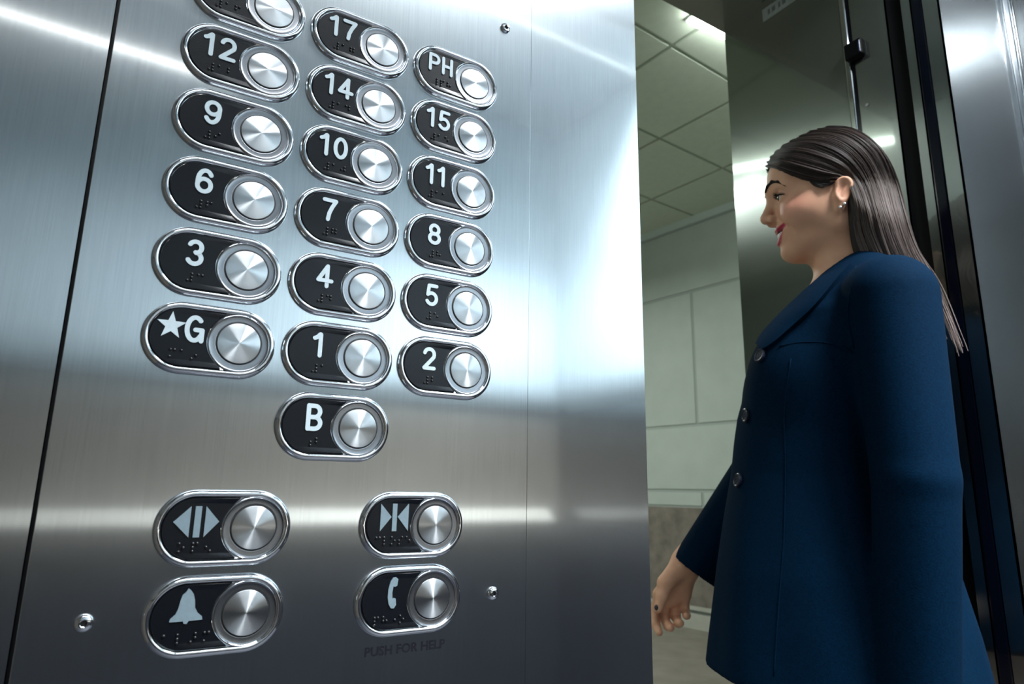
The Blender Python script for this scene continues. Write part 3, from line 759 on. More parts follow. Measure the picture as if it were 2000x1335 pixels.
# left hand hangs at her side
lw = WR_L+np.array([.006, 0, -.02]); fd.cap(WR_L, lw+np.array([.012, -.004, -.06]), .024, .022, .012)
for i in range(4):
    b0 = lw+np.array([.034-.019*i, -.002, -.070-.004*(i in (1, 2))]); fd.chain([b0, b0+np.array([.004, -.004, -.035]), b0+np.array([.010, -.016, -.062])], [.0095, .0085, .007], .003)
fd.chain([lw+np.array([.018, -.008, -.02]), lw+np.array([.044, -.020, -.052]), lw+np.array([.050, -.026, -.085])], [.014, .0105, .0085], .006)
hand(fd)
V, F = fd.mesh(); V = relax(V, F, 1, .35)
def skin_mat():
    m, nt, b = nodes('skin')
    at = N(nt, 'ShaderNodeAttribute'); at.attribute_name = 'tone'
    tc = N(nt, 'ShaderNodeTexCoord'); n = N(nt, 'ShaderNodeTexNoise'); n.inputs['Scale'].default_value = 60; n.inputs['Detail'].default_value = 4
    nt.links.new(tc.outputs['Object'], n.inputs['Vector'])
    mr = N(nt, 'ShaderNodeMapRange'); mr.inputs['To Min'].default_value = .92; mr.inputs['To Max'].default_value = 1.08; nt.links.new(n.outputs['Fac'], mr.inputs['Value'])
    vm = N(nt, 'ShaderNodeVectorMath', operation='SCALE'); nt.links.new(at.outputs['Color'], vm.inputs[0]); nt.links.new(mr.outputs[0], vm.inputs['Scale'])
    nt.links.new(vm.outputs[0], b.inputs['Base Color'])
    b.inputs['Roughness'].default_value = .55; b.inputs['Specular IOR Level'].default_value = .25
    b.inputs['Subsurface Weight'].default_value = .10; b.inputs['Subsurface Radius'].default_value = (1, .35, .2); b.inputs['Subsurface Scale'].default_value = .004
    return m
body = mk('body', V, F, skin_mat(), WOMAN, True)
def segd(P, a, b, ra, rb):
    a = np.array(a); b = np.array(b); d = b-a; t = np.clip(((P-a)@d)/(d@d), 0, 1)
    return np.linalg.norm(P-a-t[:, None]*d, axis=1)-(ra+(rb-ra)*t)
SKIN = np.array([.60, .325, .21]); LIP = np.array([.42, .035, .075]); BLUSH = np.array([.64, .25, .19])
tone = np.tile(SKIN, (len(V), 1))
hm = V[:, 2] > 1.33
P = V[hm]; tc_ = tone[hm]
for s in (1, -1):
    c = hd((.048, .047*s, 1.430)); w_ = np.exp(-(((P-c)/np.array([.028, .03, .017]))**2).sum(1))[:, None]*.75; tc_ = tc_*(1-w_)+BLUSH*w_
dl = np.full(len(P), 9.)
for q in LIPU+LIPL: dl = np.minimum(dl, segd(P, q[0], q[1], q[2], q[3]))
w_ = np.clip(1-(dl-.0002)/.0012, 0, 1)[:, None]; tc_ = tc_*(1-w_)+LIP*w_
for a, b in MOUTH:
    pass
dm = np.full(len(P), 9.)
for a, b in MOUTH: dm = np.minimum(dm, segd(P, a, b, .0062, .0038))
w_ = ((dm < .0006) & (dl > .0008)).astype(float)[:, None]; tc_ = tc_*(1-w_)+np.array([.10, .012, .014])*w_
for s in (1, -1):    # inner ear and lids slightly redder
    c = hd((-.019, .078*s, 1.434)); w_ = np.exp(-(((P-c)/np.array([.012, .012, .02]))**2).sum(1))[:, None]*.5; tc_ = tc_*(1-w_)+np.array([.46, .19, .12])*w_
sc_ = np.clip((P[:, 2]-(1.531-(.09-P[:, 0])*.9))/.004, 0, 1)*(np.abs(P[:, 1]) < .0685)
sc_ = np.where(P[:, 0] < -.02, ((P[:, 2] > 1.43) & (np.abs(P[:, 1]) < .0685)).astype(float), sc_)[:, None]
tc_ = tc_*(1-sc_)+np.array([.014, .009, .008])*sc_
tone[hm] = tc_
ca = body.data.color_attributes.new('tone', 'FLOAT_COLOR', 'POINT')
ca.data.foreach_set('color', np.concatenate([tone, np.ones((len(V), 1))], 1).astype(np.float32).ravel())
# ---- eyes, brows, lashes, teeth, nails, earrings
def uvsphere(mb, c, r, n=20, m=12, sc=(1, 1, 1)):
    V_ = [(c[0], c[1], c[2]+r*sc[2])]; F_ = []
    for i in range(1, m):
        for j in range(n):
            a, b = math.pi*i/m, 2*math.pi*j/n
            V_.append((c[0]+r*sc[0]*math.sin(a)*math.cos(b), c[1]+r*sc[1]*math.sin(a)*math.sin(b), c[2]+r*sc[2]*math.cos(a)))
    V_.append((c[0], c[1], c[2]-r*sc[2])); e = len(V_)-1
    for j in range(n):
        F_.append((0, 1+j, 1+(j+1) % n)); F_.append((e, 1+(m-2)*n+(j+1) % n, 1+(m-2)*n+j))
    for i in range(m-2):
        for j in range(n): F_.append((1+i*n+j, 1+(i+1)*n+j, 1+(i+1)*n+(j+1) % n, 1+i*n+(j+1) % n))
    mb.add(V_, F_)
EYEW = plain('eye_white', (.60, .56, .53), .15, 0, .5); IRIS = plain('dark_iris', (.022, .012, .008), .08, 0, .6)
BROW = plain('dark_brow', (.010, .007, .006), .7, 0, .2); TEETH = plain('tooth_enamel', (.80, .76, .70), .15, 0, .5)
NAIL = plain('dark_nail_polish', (.012, .014, .022), .15, 0, .6); PEARL = plain('bright_stud', (.85, .85, .88), .12, .6)
for s in (1, -1):
    c = hd((.0610, .0300*s, 1.4570)); mb = MB(); uvsphere(mb, c, .0122, 24, 16); e = mb.build('eye', EYEW, WOMAN, True)
    dirn = hd((.0610+.0118, .0300*s+.0015, 1.4562)); mb = MB(); uvsphere(mb, c+(dirn-c)*.56, .0066, 20, 12); mb.build('iris', IRIS, e, True)
    pts = [hd(p) for p in ((.0875, .0095*s, 1.4800), (.0860, .0180*s, 1.4855), (.0780, .0300*s, 1.4865), (.0680, .0405*s, 1.4800), (.0590, .0480*s, 1.4690))]
    pts = [onskin(q, .0008) for q in pts]
    f2 = Field(np.arange(.02, .12, .0009), (np.arange(0, .085, .0009) if s > 0 else np.arange(-.075, .012, .0009)), np.arange(1.455, 1.505, .0009), .02)
    f2.chain(pts, [.0020, .0025, .0024, .0017, .0007], .003); v2, q2 = f2.mesh(); mk('eyebrow', v2, q2, BROW, WOMAN, True)
    mb = MB()
    pts = [onskin(hd(p), .0010) for p in ((.0740, .0190*s, 1.4590), (.0765, .0255*s, 1.4612), (.0745, .0330*s, 1.4612), (.0690, .0400*s, 1.4590), (.0620, .0440*s, 1.4560))]
    mb.tube(pts, [.0007, .0012, .0014, .0012, .0006], 8)
    for i in range(26):
        t = i/25*3.999; k = int(t); p = pts[k]*(1-(t-k))+pts[k+1]*(t-k); fr = i/25
        o = np.array([.0075*(1-.35*fr), .0012*s+.0042*s*fr, .0028+.0008*math.sin(i)])
        oo = hd(np.array([0, 0, 0])+o)-hd((0, 0, 0))
        mb.tube([p, p+oo*.55+np.array([0, 0, -.0007]), p+oo], [.00035, .00025, .0001], 5)
    mb.build('eyelashes', BROW, WOMAN, True)
mb = MB()
for zc, h, zoff in ((1.4015, .0040, 0),):
    for i in range(-5, 6):
        a = i/5.0; u_ = .0765-.0120*abs(a)**1.7; v_ = .0205*a
        uvsphere(mb, hd((u_-.0015, v_, zc+.0040*abs(a)**1.8)), .0027, 10, 8, (.9, .95, 1.75 if abs(i) < 2 else 1.45))
mb.build('teeth', TEETH, WOMAN, True)
mb = MB(); dth = TH[3]-TH[2]; dth /= np.linalg.norm(dth)
uvsphere(mb, TH[3]+np.array([.0016, .0052, .0015]), .0052, 16, 10, (.85, .72, 1.05)); mb.build('fingernail', NAIL, WOMAN, True)
for p in ((-.0125, .0772, 1.4090), (-.0185, .0785, 1.4135)):
    mb = MB(); uvsphere(mb, hd(p), .0024, 14, 10); mb.build('earring', PEARL, WOMAN, True)

# ---- jacket
ZT = np.array([.70, .74, .80, .87, .95, 1.006, 1.06, 1.097, 1.14, 1.183, 1.21, 1.237, 1.262, 1.281, 1.305, 1.328, 1.345])
UF = np.array([.229, .223, .213, .202, .187, .175, .167, .160, .146, .130, .119, .104, .080, .061, .038, .018, .005])
UB = np.array([-.150, -.146, -.138, -.125, -.108, -.102, -.105, -.110, -.115, -.117, -.117, -.115, -.112, -.108, -.100, -.088, -.075])
WV = np.array([.182, .180, .175, .166, .148, .138, .138, .142, .148, .154, .157, .158, .150, .136, .108, .078, .060])
def torso(X, Y, Z, grow=0.0):
    z = np.ravel(Z); uf, ub, wv = (np.interp(z, ZT, a)[None, None, :] for a in (UF, UB, WV))
    x = X*math.cos(TW)+Y*math.sin(TW); y = -X*math.sin(TW)+Y*math.cos(TW)
    c = (uf+ub)/2; ru = (uf-ub)/2*.985+grow; rv = wv+grow
    fall = 1-.10*np.clip(np.abs(y)/rv, 0, 1)**2
    q = ((np.abs(x-c)/(ru*fall))**2.25+(np.abs(y)/rv)**2.25+1e-9)**(1/2.25)
    d = (q-1)*np.minimum(ru, rv)*.85
    # soft drape folds
    th = np.arctan2(y, x-c)
    d = d+.0022*np.sin(th*9+z[None, None, :]*6)*np.clip((1.02-z)/.25, 0, 1)[None, None, :]
    return np.maximum(d, np.maximum(.727-Z, Z-1.345))
JX, JY, JZ = np.arange(-.20, .345, .0042), np.arange(-.245, .275, .0042), np.arange(.675, 1.375, .0042)
fj = Field(JX, JY, JZ, .08)
fj.apply(torso, (-.19, -.23, .69), (.26, .23, 1.36), 0, pad=.02)
# bust
fj.ell(tp(.072, .064, 1.150), (.062, .066, .070), .04); fj.ell(tp(.072, -.064, 1.150), (.062, .066, .070), .04)
def sleeve(sh, el, wr, rs, extra):
    fj.cap(sh, el, rs[0], rs[1], .022); fj.cap(el, wr, rs[1], rs[2], .005)
    d = wr-el; d /= np.linalg.norm(d)
    # wrinkles near the inside of the elbow
    for k_, (t, off) in enumerate(extra):
        c = el+d*t+np.array([off, .012, 0]); fj.ell(c, (.0475, .046, .012), .014, rot=None)
sleeve(SH_L, EL_L, WR_L+np.array([.004, -.002, -.035]), (.056, .0485, .0445), ())
CUF = (uvz(1318, 1085, -.13)+uvz(1393, 1148, -.13))/2
d_ = CUF-EL_R; d_ /= np.linalg.norm(d_)
fj.cap(SH_R, EL_R, .056, .050, .022); fj.cap(EL_R, CUF, .050, .044, .012)
for c, r in ((CUF, .0385), (WR_L+np.array([.004, -.002, -.035]), .037)):
    dd_ = d_ if c is CUF else np.array([.08, -.05, -1.0])/1.0; dd_ = dd_/np.linalg.norm(dd_)
    n_ = dd_; c0 = c.copy()
    def cut(X, Y, Z, n_=n_, c0=c0):
        s_ = (X-c0[0])*n_[0]+(Y-c0[1])*n_[1]+(Z-c0[2])*n_[2]
        r_ = np.sqrt((X-c0[0])**2+(Y-c0[1])**2+(Z-c0[2])**2)
        return np.maximum(-s_, r_-.075)
    fj.apply(cut, c0-.08, c0+.08, 0, 's')
    fj.cap(c0-dd_*.05, c0+dd_*.06, r-.004, r, .004, 's')
# shoulders, armhole dent, hollow below, neck opening
fj.cap(SH_L+np.array([.005, -.01, .012]), tp(-.045, .055, 1.300), .040, .030, .03); fj.cap(SH_R+np.array([-.005, .01, .012]), tp(-.040, -.055, 1.300), .040, .030, .03)
def hollow(X, Y, Z): return np.maximum(torso(X, Y, np.maximum(Z, .7271), -.012)+0*X, Z-.83)
fj.apply(hollow, (-.19, -.23, .67), (.26, .23, .84), .004, 's', pad=.01)
fj.cap((-.032, 0, 1.36), (-.030, 0, 1.27), .058, .050, .006, 's')
fj.cap(tp(.02, 0, 1.36), tp(.115, 0, 1.245), .036, .006, .006, 's')
V, F = fj.mesh(); V = relax(V, F, 3, .5)
def wool():
    m, nt, b = nodes('navy_wool')
    tc = N(nt, 'ShaderNodeTexCoord'); n = N(nt, 'ShaderNodeTexNoise'); n.inputs['Scale'].default_value = 420; n.inputs['Detail'].default_value = 3
    n3 = N(nt, 'ShaderNodeTexNoise'); n3.inputs['Scale'].default_value = 14; n3.inputs['Detail'].default_value = 3
    nt.links.new(tc.outputs['Object'], n.inputs['Vector']); nt.links.new(tc.outputs['Object'], n3.inputs['Vector'])
    r = N(nt, 'ShaderNodeValToRGB'); r.color_ramp.elements[0].position = .3; r.color_ramp.elements[1].position = .75
    r.color_ramp.elements[0].color = (.0002, .0060, .0165, 1); r.color_ramp.elements[1].color = (.0004, .0102, .027, 1)
    nt.links.new(n.outputs['Fac'], r.inputs[0]); nt.links.new(r.outputs[0], b.inputs['Base Color'])
    b.inputs['Roughness'].default_value = .85; b.inputs['Specular IOR Level'].default_value = .03
    b.inputs['Sheen Weight'].default_value = .0; b.inputs['Sheen Roughness'].default_value = .5; b.inputs['Sheen Tint'].default_value = (.05, .2, .5, 1)
    ad = N(nt, 'ShaderNodeMath', operation='ADD'); nt.links.new(n.outputs['Fac'], ad.inputs[0])
    mu = N(nt, 'ShaderNodeMath', operation='MULTIPLY'); mu.inputs[1].default_value = 3.0; nt.links.new(n3.outputs['Fac'], mu.inputs[0]); nt.links.new(mu.outputs[0], ad.inputs[1])
    bp = N(nt, 'ShaderNodeBump'); bp.inputs['Strength'].default_value = .22; bp.inputs['Distance'].default_value = .0008
    nt.links.new(ad.outputs[0], bp.inputs['Height']); nt.links.new(bp.outputs[0], b.inputs['Normal']); return m
WOOL = wool()
jacket = mk('jacket', V, F, WOOL, WOMAN, True)
def samp(P):
    P = np.asarray(P); q = [(P[..., i]-a[0])/(a[1]-a[0]) for i, a in enumerate((JX, JY, JZ))]
    i0 = [np.clip(np.floor(c).astype(int), 0, len(a)-2) for c, a in zip(q, (JX, JY, JZ))]; fr = [np.clip(c-i, 0, 1) for c, i in zip(q, i0)]
    r = 0
    for a in (0, 1):
        for b in (0, 1):
            for c in (0, 1):
                r = r+fj.f[i0[0]+a, i0[1]+b, i0[2]+c]*(fr[0] if a else 1-fr[0])*(fr[1] if b else 1-fr[1])*(fr[2] if c else 1-fr[2])
    return r
def hit(px, py):                                 # point of the jacket seen at a picture position
    o, d = loc_ray(px, py); ts = np.arange(.75, 1.6, .002); P = o+ts[:, None]*d
    ok = (P[:, 0] > JX[0]) & (P[:, 0] < JX[-1]) & (P[:, 1] > JY[0]) & (P[:, 1] < JY[-1]) & (P[:, 2] > JZ[0]) & (P[:, 2] < JZ[-1])
    f_ = np.where(ok, samp(P), .1); h = np.nonzero(f_ < .0004)[0]
    i = h[0] if len(h) else int(np.argmin(f_)); return P[i], d
def grad(p):
    e = .006; g_ = np.array([samp(p+np.eye(3)[i]*e)-samp(p-np.eye(3)[i]*e) for i in range(3)]); return g_/max(np.linalg.norm(g_), 1e-6)
def interp_poly(pts, n):
    P = np.array(pts, float); L_ = np.concatenate([[0], np.cumsum(np.linalg.norm(np.diff(P, axis=0), axis=1))]); t = np.linspace(0, L_[-1], n)
    return np.stack([np.interp(t, L_, P[:, i]) for i in range(P.shape[1])], 1)
def patch(name, top, bot, nu, nv, lift, thick, mat, parent, mirror=False, curl=0.0):
    A, B = interp_poly(top, nu), interp_poly(bot, nu); O = np.zeros((nu, nv, 3)); Nn = np.zeros((nu, nv, 3))
    for i in range(nu):
        for j in range(nv):
            q = A[i]*(1-j/(nv-1))+B[i]*(j/(nv-1)); p, d = hit(*q); g_ = grad(p)
            O[i, j] = p; Nn[i, j] = g_*.7-d*.3
    for _ in range(4):
        O[1:-1] = .5*O[1:-1]+.25*(O[:-2]+O[2:]); Nn[1:-1] = .5*Nn[1:-1]+.25*(Nn[:-2]+Nn[2:])
        O[:, 1:-1] = .5*O[:, 1:-1]+.25*(O[:, :-2]+O[:, 2:]); Nn[:, 1:-1] = .5*Nn[:, 1:-1]+.25*(Nn[:, :-2]+Nn[:, 2:])
    Nn /= np.linalg.norm(Nn, axis=2, keepdims=True)
    outer = O+Nn*(lift+thick); inner = O-Nn*.004
    V_ = np.concatenate([outer.reshape(-1, 3), inner.reshape(-1, 3)])
    if mirror:
        x, y = utw(V_[:, 0], V_[:, 1]); a, b = tw(x, -y); V_ = np.stack([a, b, V_[:, 2]], 1)
    m_ = nu*nv; I = lambda i, j: i*nv+j; F_ = []
    for i in range(nu-1):
        for j in range(nv-1):
            F_.append((I(i, j), I(i, j+1), I(i+1, j+1), I(i+1, j))); F_.append((m_+I(i, j), m_+I(i+1, j), m_+I(i+1, j+1), m_+I(i, j+1)))
    ring = [I(i, 0) for i in range(nu)]+[I(nu-1, j) for j in range(1, nv)]+[I(i, nv-1) for i in range(nu-2, -1, -1)]+[I(0, j) for j in range(nv-2, 0, -1)]
    for k in range(len(ring)): a, b = ring[k], ring[(k+1) % len(ring)]; F_.append((a, b, m_+b, m_+a))
    if mirror: F_ = [f_[::-1] for f_ in F_]
    return mk(name, V_, F_, mat, parent, True, 50)
LTOP = [(1602, 548), (1575, 572), (1545, 600), (1515, 630), (1492, 654), (1482, 674)]
LBOT = [(1665, 520), (1642, 545), (1592, 603), (1530, 658), (1510, 676), (1494, 684)]
for mi in (False, True): patch('lapel', LTOP, LBOT, 26, 9, .004, .003, WOOL, jacket, mi)
# collar: a folded band round the neck, higher at the back
cb = MB(); nseg = 44; rows_ = []
for i in range(nseg+1):
    a = math.pi*(-1+2*i/nseg); x = math.cos(a); y = math.sin(a)          # a = +-pi at the front, 0 at the back
    back = (1+x)/2
    z_in = 1.303+.062*back**.8; r1 = .052+.008*back
    cx_, fx = -.034, 1.0
    front = (1-back)
    uo = cx_-x*(r1+.000*front**2); vo = y*r1*(1.0)
    z_top = z_in; z_bot = z_in-.036-.004*back
    ro = 1.0+.018/r1
    rows_.append([(uo, vo, z_top-.020), (uo, vo, z_top), (cx_-x*(r1+.000*front**2+.006), y*(r1+.006), z_top+.003), (cx_-x*(r1+.000*front**2+.012), y*(r1+.013), z_top-.004),
                  (cx_-x*(r1+.000*front**2+.020), y*(r1+.026), z_bot), (cx_-x*(r1+.000*front**2+.014), y*(r1+.020), z_bot-.002)])
CV = []; CF = []; nr = 6
for r in rows_:
    for p in r: a, b = tw(p[0]+.034, p[1]); CV.append((a-.034, b, p[2]))
gapn = 3
for i in range(gapn, nseg-gapn):
    for k in range(nr):
        k2 = (k+1) % nr; CF.append((i*nr+k, (i+1)*nr+k, (i+1)*nr+k2, i*nr+k2))
CF.append(tuple(gapn*nr+k for k in range(nr))); CF.append(tuple((nseg-gapn)*nr+k for k in reversed(range(nr))))
mk('collar', CV, CF, WOOL, jacket, True, 50)
BTN = plain('dark_blue_button', (.008, .011, .024), .35, 0, .3)
def frame_at(p):
    n_ = grad(p); a = np.cross(n_, [0, 0, 1.0]); a /= np.linalg.norm(a); b = np.cross(n_, a); return n_, a, b
for px, py in ((1487, 695), (1459, 811), (1444, 938)):
    p, _ = hit(px, py); n_, a, b = frame_at(p); p = p+n_*.0015
    mb = MB(); mb.lathe(0, 0, [(.0102, -.001), (.0106, .0012), (.0104, .0028), (.0092, .0036), (.0076, .0032), (.0068, .0022), (.0030, .0021), (.0001, .0021)], 36, cap_last=True)
    for q in ((.0018, .0018), (-.0018, .0018), (.0018, -.0018), (-.0018, -.0018)): mb.lathe(q[0], q[1], [(.0008, .0022), (.0007, .0026), (.0001, .0027)], 8, cap_last=True)
    mb.V = [tuple(p+a*v[0]+b*v[2]-n_*v[1]) for v in mb.V]
    mb.build('button', BTN, jacket, True, 40)
def seam(pts, n, r=.0011, name='seam'):
    P = [hit(*q) for q in interp_poly(pts, n)]; Q = np.array([p for p, d in P])
    for _ in range(3): Q[1:-1] = .5*Q[1:-1]+.25*(Q[:-2]+Q[2:])
    Q = [q+grad(q)*.0006 for q in Q]; mb = MB(); mb.tube(Q, r, 6); return mb.build(name, WOOL, jacket, True)
seam([(1522, 676), (1560, 668), (1600, 667), (1640, 674), (1668, 690)], 18)
seam([(1545, 700), (1530, 800), (1535, 900), (1532, 1050), (1520, 1200), (1512, 1320)], 40)
seam([(1672, 520), (1660, 570), (1656, 620), (1668, 680)], 14)

# ---- trousers and shoes
ft = Field(np.arange(-.16, .20, .006), np.arange(-.19, .19, .006), np.arange(.03, .86, .006), .06)
ft.ell(tp(.0, 0, .80), (.108, .140, .11), .02)
for a, b, c in ((HIPL, KNL, ANL), (HIPR, KNR, ANR)): ft.chain([a, b, c+np.array([0, 0, -.02])], [.088, .066, .052], .03)
V, F = ft.mesh(); V = relax(V, F, 2)
mk('trousers', V, F, plain('pale_beige_cloth', (.46, .36, .31), .8, 0, .2, bump=.2, bscale=500), WOMAN, True)
SHOE = plain('black_shoe_leather', (.012, .012, .014), .25, 0, .5)
for c in (ANL, ANR):
    fs = Field(np.arange(c[0]-.09, c[0]+.20, .004), np.arange(c[1]-.06, c[1]+.06, .004), np.arange(-.012, .13, .004), .05)
    fs.chain([c+np.array([-.022, 0, -.02]), c+np.array([.06, 0, -.045]), c+np.array([.125, 0, -.066])], [.040, .040, .026], .02)
    fs.cap((c[0]-.035, c[1], .07), (c[0]-.035, c[1], .004), .018, .010, .012)
    fs.ell((c[0]+.10, c[1], .012), (.075, .042, .012), .008)
    def ground(X, Y, Z): return Z-.0005+0*X+0*Y
    fs.apply(ground, (c[0]-.1, c[1]-.07, -.02), (c[0]+.2, c[1]+.07, .01), 0, 's')
    V, F = fs.mesh(); V = relax(V, F, 1); mk('shoe', V, F, SHOE, WOMAN, True)

# ---- hair: a cap that follows the skull, with long strands combed over it
def hairmat(name, c0, c1, c2):
    m, nt, b = nodes(name)
    at = N(nt, 'ShaderNodeAttribute'); at.attribute_name = 'strand'
    sp = N(nt, 'ShaderNodeSeparateColor'); nt.links.new(at.outputs['Color'], sp.inputs[0])
    r = N(nt, 'ShaderNodeValToRGB'); r.color_ramp.elements[0].color = (*c0, 1); r.color_ramp.elements[1].color = (*c2, 1)
    e = r.color_ramp.elements.new(.58); e.color = (*c1, 1)
    nt.links.new(sp.outputs[0], r.inputs[0])
    mr = N(nt, 'ShaderNodeMapRange'); mr.inputs['To Min'].default_value = .45; mr.inputs['To Max'].default_value = 1.6; nt.links.new(sp.outputs[1], mr.inputs['Value'])
    vm = N(nt, 'ShaderNodeVectorMath', operation='SCALE'); nt.links.new(r.outputs[0], vm.inputs[0]); nt.links.new(mr.outputs[0], vm.inputs['Scale'])
    nt.links.new(vm.outputs[0], b.inputs['Base Color']); b.inputs['Roughness'].default_value = .46; b.inputs['Specular IOR Level'].default_value = .16
    return m
HAIR = hairmat('brown_hair', (.012, .0075, .007), (.044, .030, .025), (.16, .125, .115))
# guide strands on the near side: picture path plus lateral distance
GUIDES = [
 [(1496, 326, .018), (1522, 330, .040), (1560, 342, .063), (1600, 352, .077), (1636, 348, .084), (1660, 372, .083), (1667, 420, .074), (1672, 465, .066), (1684, 500, .062), (1695, 540, .058)],
 [(1499, 315, .012), (1535, 315, .038), (1575, 325, .063), (1615, 337, .080), (1652, 350, .088), (1672, 395, .085), (1680, 445, .074), (1698, 495, .066), (1710, 540, .058)],
 [(1510, 300, .010), (1550, 298, .036), (1595, 308, .062), (1640, 325, .082), (1670, 355, .090), (1688, 405, .088), (1700, 455, .078), (1718, 500, .068), (1735, 545, .055)],
 [(1530, 283, .008), (1580, 279, .036), (1628, 293, .064), (1664, 320, .082), (1690, 360, .090), (1708, 415, .086), (1724, 470, .074), (1742, 515, .060), (1765, 570, .045)],
 [(1553, 270, .006), (1605, 265, .034), (1650, 279, .060), (1686, 310, .076), (1710, 355, .084), (1728, 415, .078), (1748, 475, .066), (1772, 530, .050), (1800, 590, .030)],
 [(1580, 257, .004), (1632, 256, .028), (1676, 272, .048), (1708, 305, .062), (1730, 355, .066), (1748, 420, .060), (1768, 480, .050), (1800, 545, .034), (1836, 620, .016)],
 [(1605, 250, .002), (1655, 252, .014), (1695, 272, .026), (1724, 305, .034), (1745, 355, .036), (1762, 420, .032), (1784, 485, .026), (1826, 560, .016), (1868, 660, .006)],
 [(1622, 247, .000), (1664, 250, .003), (1702, 272, .006), (1731, 305, .008), (1752, 350, .008), (1770, 415, .008), (1792, 485, .006), (1838, 560, .004), (1886, 688, .000)]]
def spline(P, n):
    P = np.asarray(P, float); k = len(P); t = np.linspace(0, k-1, n); i = np.clip(t.astype(int), 0, k-2); f_ = (t-i)[:, None]
    p0, p1, p2, p3 = P[np.maximum(i-1, 0)], P[i], P[i+1], P[np.minimum(i+2, k-1)]
    return .5*((2*p1)+(-p0+p2)*f_+(2*p0-5*p1+4*p2-p3)*f_**2+(-p0+3*p1-3*p2+p3)*f_**3)
GN = 26
def skull_v(u, z):
    r_ = 0.0
    for cu, cz, a, w_, h_ in ((-.012, 1.487, .083, .067, .078), (.032, 1.500, .056, .060, .046), (.008, 1.494, .078, .068, .068)):
        q = 1-((u-cu)/(a*1.05))**2-((z-cz)/(h_*1.05))**2
        if q > 0: r_ = max(r_, w_*1.05*math.sqrt(q))
    return r_
def on_skull(px, py, v):
    if py > 385: return uvz(px, py, v)
    vv = v
    for _ in range(6):
        P_ = uvz(px, py, vv); vv = .5*vv+.5*max(skull_v(P_[0], P_[2])+.007, 0)
    return uvz(px, py, vv)
GL = np.array([spline([on_skull(*g_) for g_ in gd], GN) for gd in GUIDES])       # guides x points x 3, near side
def strand_pts(g, side):
    i = min(int(g), len(GL)-2); f_ = g-i; P = GL[i]*(1-f_)+GL[i+1]*f_
    P = P.copy()
    if side < 0: P[:, 1] *= -1
    return P
def tubes(name, S, R, mat, parent, rnd, seg=5):
    n, m_ = S.shape[:2]
    d = np.gradient(S, axis=1); d /= np.maximum(np.linalg.norm(d, axis=2, keepdims=True), 1e-9)
    a = np.cross(d, np.array([.2, .9, .1])); a /= np.maximum(np.linalg.norm(a, axis=2, keepdims=True), 1e-9); b = np.cross(d, a)
    th = np.arange(seg)*2*math.pi/seg
    ringv = S[:, :, None, :]+R[:, :, None, None]*(np.cos(th)[None, None, :, None]*a[:, :, None, :]+np.sin(th)[None, None, :, None]*b[:, :, None, :])
    V_ = ringv.reshape(-1, 3); base = (np.arange(n)[:, None, None]*m_+np.arange(m_-1)[None, :, None])*seg; k = np.arange(seg)[None, None, :]; k2 = (k+1) % seg
    F_ = np.stack([base+k, base+k2, base+seg+k2, base+seg+k], -1).reshape(-1, 4)
    o = mk(name, V_, F_, mat, parent, True)
    t = np.broadcast_to(np.linspace(0, 1, m_)[None, :, None], (n, m_, seg)); r = np.broadcast_to(rnd[:, None, None], (n, m_, seg))
    col = np.stack([t, r, t*0, t*0+1], -1).reshape(-1, 4).astype(np.float32)
    ca_ = o.data.color_attributes.new('strand', 'FLOAT_COLOR', 'POINT'); ca_.data.foreach_set('color', col.ravel()); return o
S = []; R = []; RD = []
tt = np.linspace(0, 1, GN)
def RNG_C(g): return .80+.03*math.sin(g*40)+(.06 if g > 5.6 else 0)
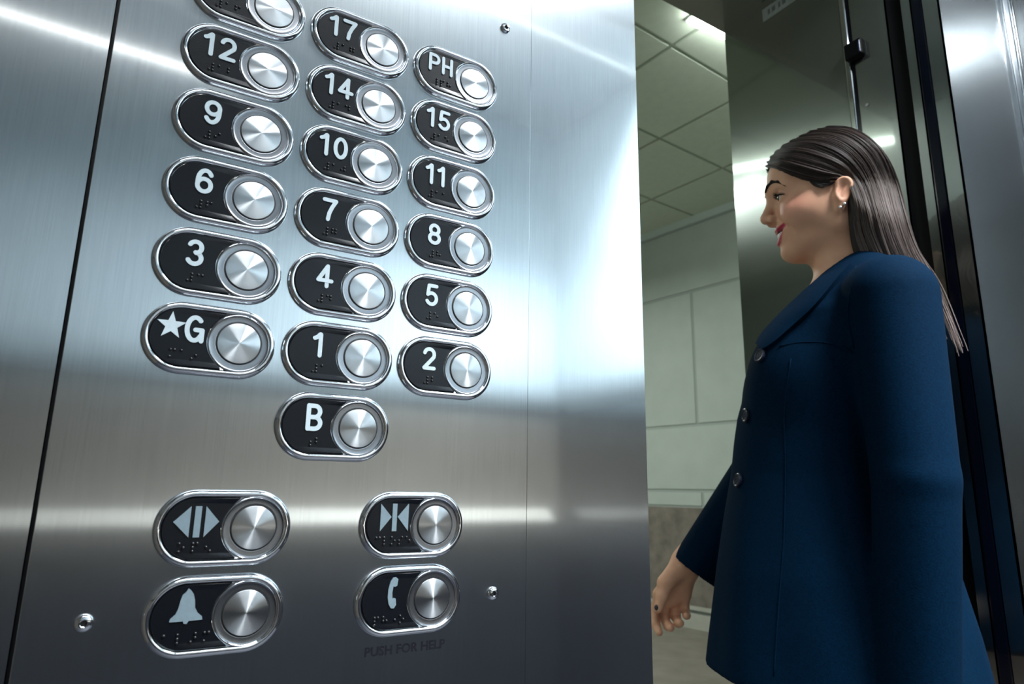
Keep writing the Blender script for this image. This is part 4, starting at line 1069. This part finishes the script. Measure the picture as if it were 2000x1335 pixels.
for side, cnt in ((1, 2300), (-1, 800)):
    for q in range(cnt):
        g = ((q+RNG.random())/cnt)**1.18*(len(GL)-1); P = strand_pts(g, side)
        depth = RNG.random()**1.5*.010
        ctr = np.stack([P[:, 0]*0-.02, P[:, 1]*0, np.minimum(P[:, 2], 1.48)], 1); nd = P-ctr; nd /= np.linalg.norm(nd, axis=1, keepdims=True)
        P = P-nd*depth+nd*.0012*math.sin(g*9)+RNG.normal(0, .0007, 3)
        P += np.stack([np.sin(tt*5+g*3), np.cos(tt*4+g*5), 0*tt], 1)*.0012*tt[:, None]
        if 3.2 < g < 6.4 or (g >= 6.4 and RNG.random() < .6):
            P = np.stack([np.interp(tt*RNG_C(g), tt, P[:, i]) for i in range(3)], 1)
        if RNG.random() < .5 and g > 2.2:                         # shorter strands
            cut_ = RNG.uniform(.72, 1.0); P = np.stack([np.interp(tt*cut_, tt, P[:, i]) for i in range(3)], 1)
        S.append(P); r0 = RNG.uniform(.0006, .0012); R.append(r0*np.clip(np.minimum((tt+.04)*8, 1), 0, 1)*np.clip((1.03-tt)*5, .15, 1)*(1-.45*tt)); 
        lock = .5+.35*math.sin(g*23+side)+.15*math.sin(g*61); RD.append(np.clip(.6*lock+.4*RNG.random(), 0, 1))
hair = tubes('hair', np.array(S), np.array(R), HAIR, WOMAN, np.array(RD))
# dense underlayer so no scalp shows
fh = Field(np.arange(-.20, .11, .0035), np.arange(-.10, .105, .0035), np.arange(1.17, 1.60, .0035), .05)
for side in (1, -1):
    for g in np.linspace(0, len(GL)-1, 44):
        P = strand_pts(g, side); 
        ctr = np.array([-.02, 0, 1.46]); nd = P-np.stack([P[:, 0]*0-.02, P[:, 1]*0, np.minimum(P[:, 2], 1.48)], 1); nd /= np.linalg.norm(nd, axis=1, keepdims=True)
        P = P-nd*.0100
        for i in range(0, GN-3, 1): fh.cap(P[i], P[i+1], .0058, .0058, 0)
V, F = fh.mesh(); V = relax(V, F, 2)
under = mk('underlayer', V, F, plain('dark_under_hair', (.012, .008, .007), .6, 0, .3), hair, True)
# sideburn wisps and loose ends
S = []; R = []; RD = []
for q in range(70):
    a = RNG.random(); p0 = uvz(1575+a*45, 343+a*8, .070+.006*a); p1 = uvz(1588+a*34, 357+5*RNG.random(), .072); p2 = uvz(1606+a*26, 366-a*12+RNG.normal(0, 1.5), .076)
    P = spline([p0, p1, p2], GN); S.append(P); R.append(np.full(GN, .0011)*np.clip((1.02-tt)*3, .1, 1)); RD.append(.05*RNG.random())
tubes('sideburn', np.array(S), np.array(R), plain('dark_sideburn_hair', (.010, .007, .006), .6, 0, .2), hair, np.array(RD))
S = []; R = []; RD = []
for q in range(26):
    P = strand_pts(len(GL)-1-RNG.random()*1.2, 1)[-12:]; off = np.linspace(0, 1, 12)[:, None]**2*np.array([RNG.normal(.002, .005), RNG.normal(0, .005), RNG.normal(-.002, .006)])
    P = spline(P+off, GN); S.append(P); R.append(np.full(GN, .0005)); RD.append(.6+.4*RNG.random())
tubes('wisps', np.array(S), np.array(R), HAIR, hair, np.array(RD))
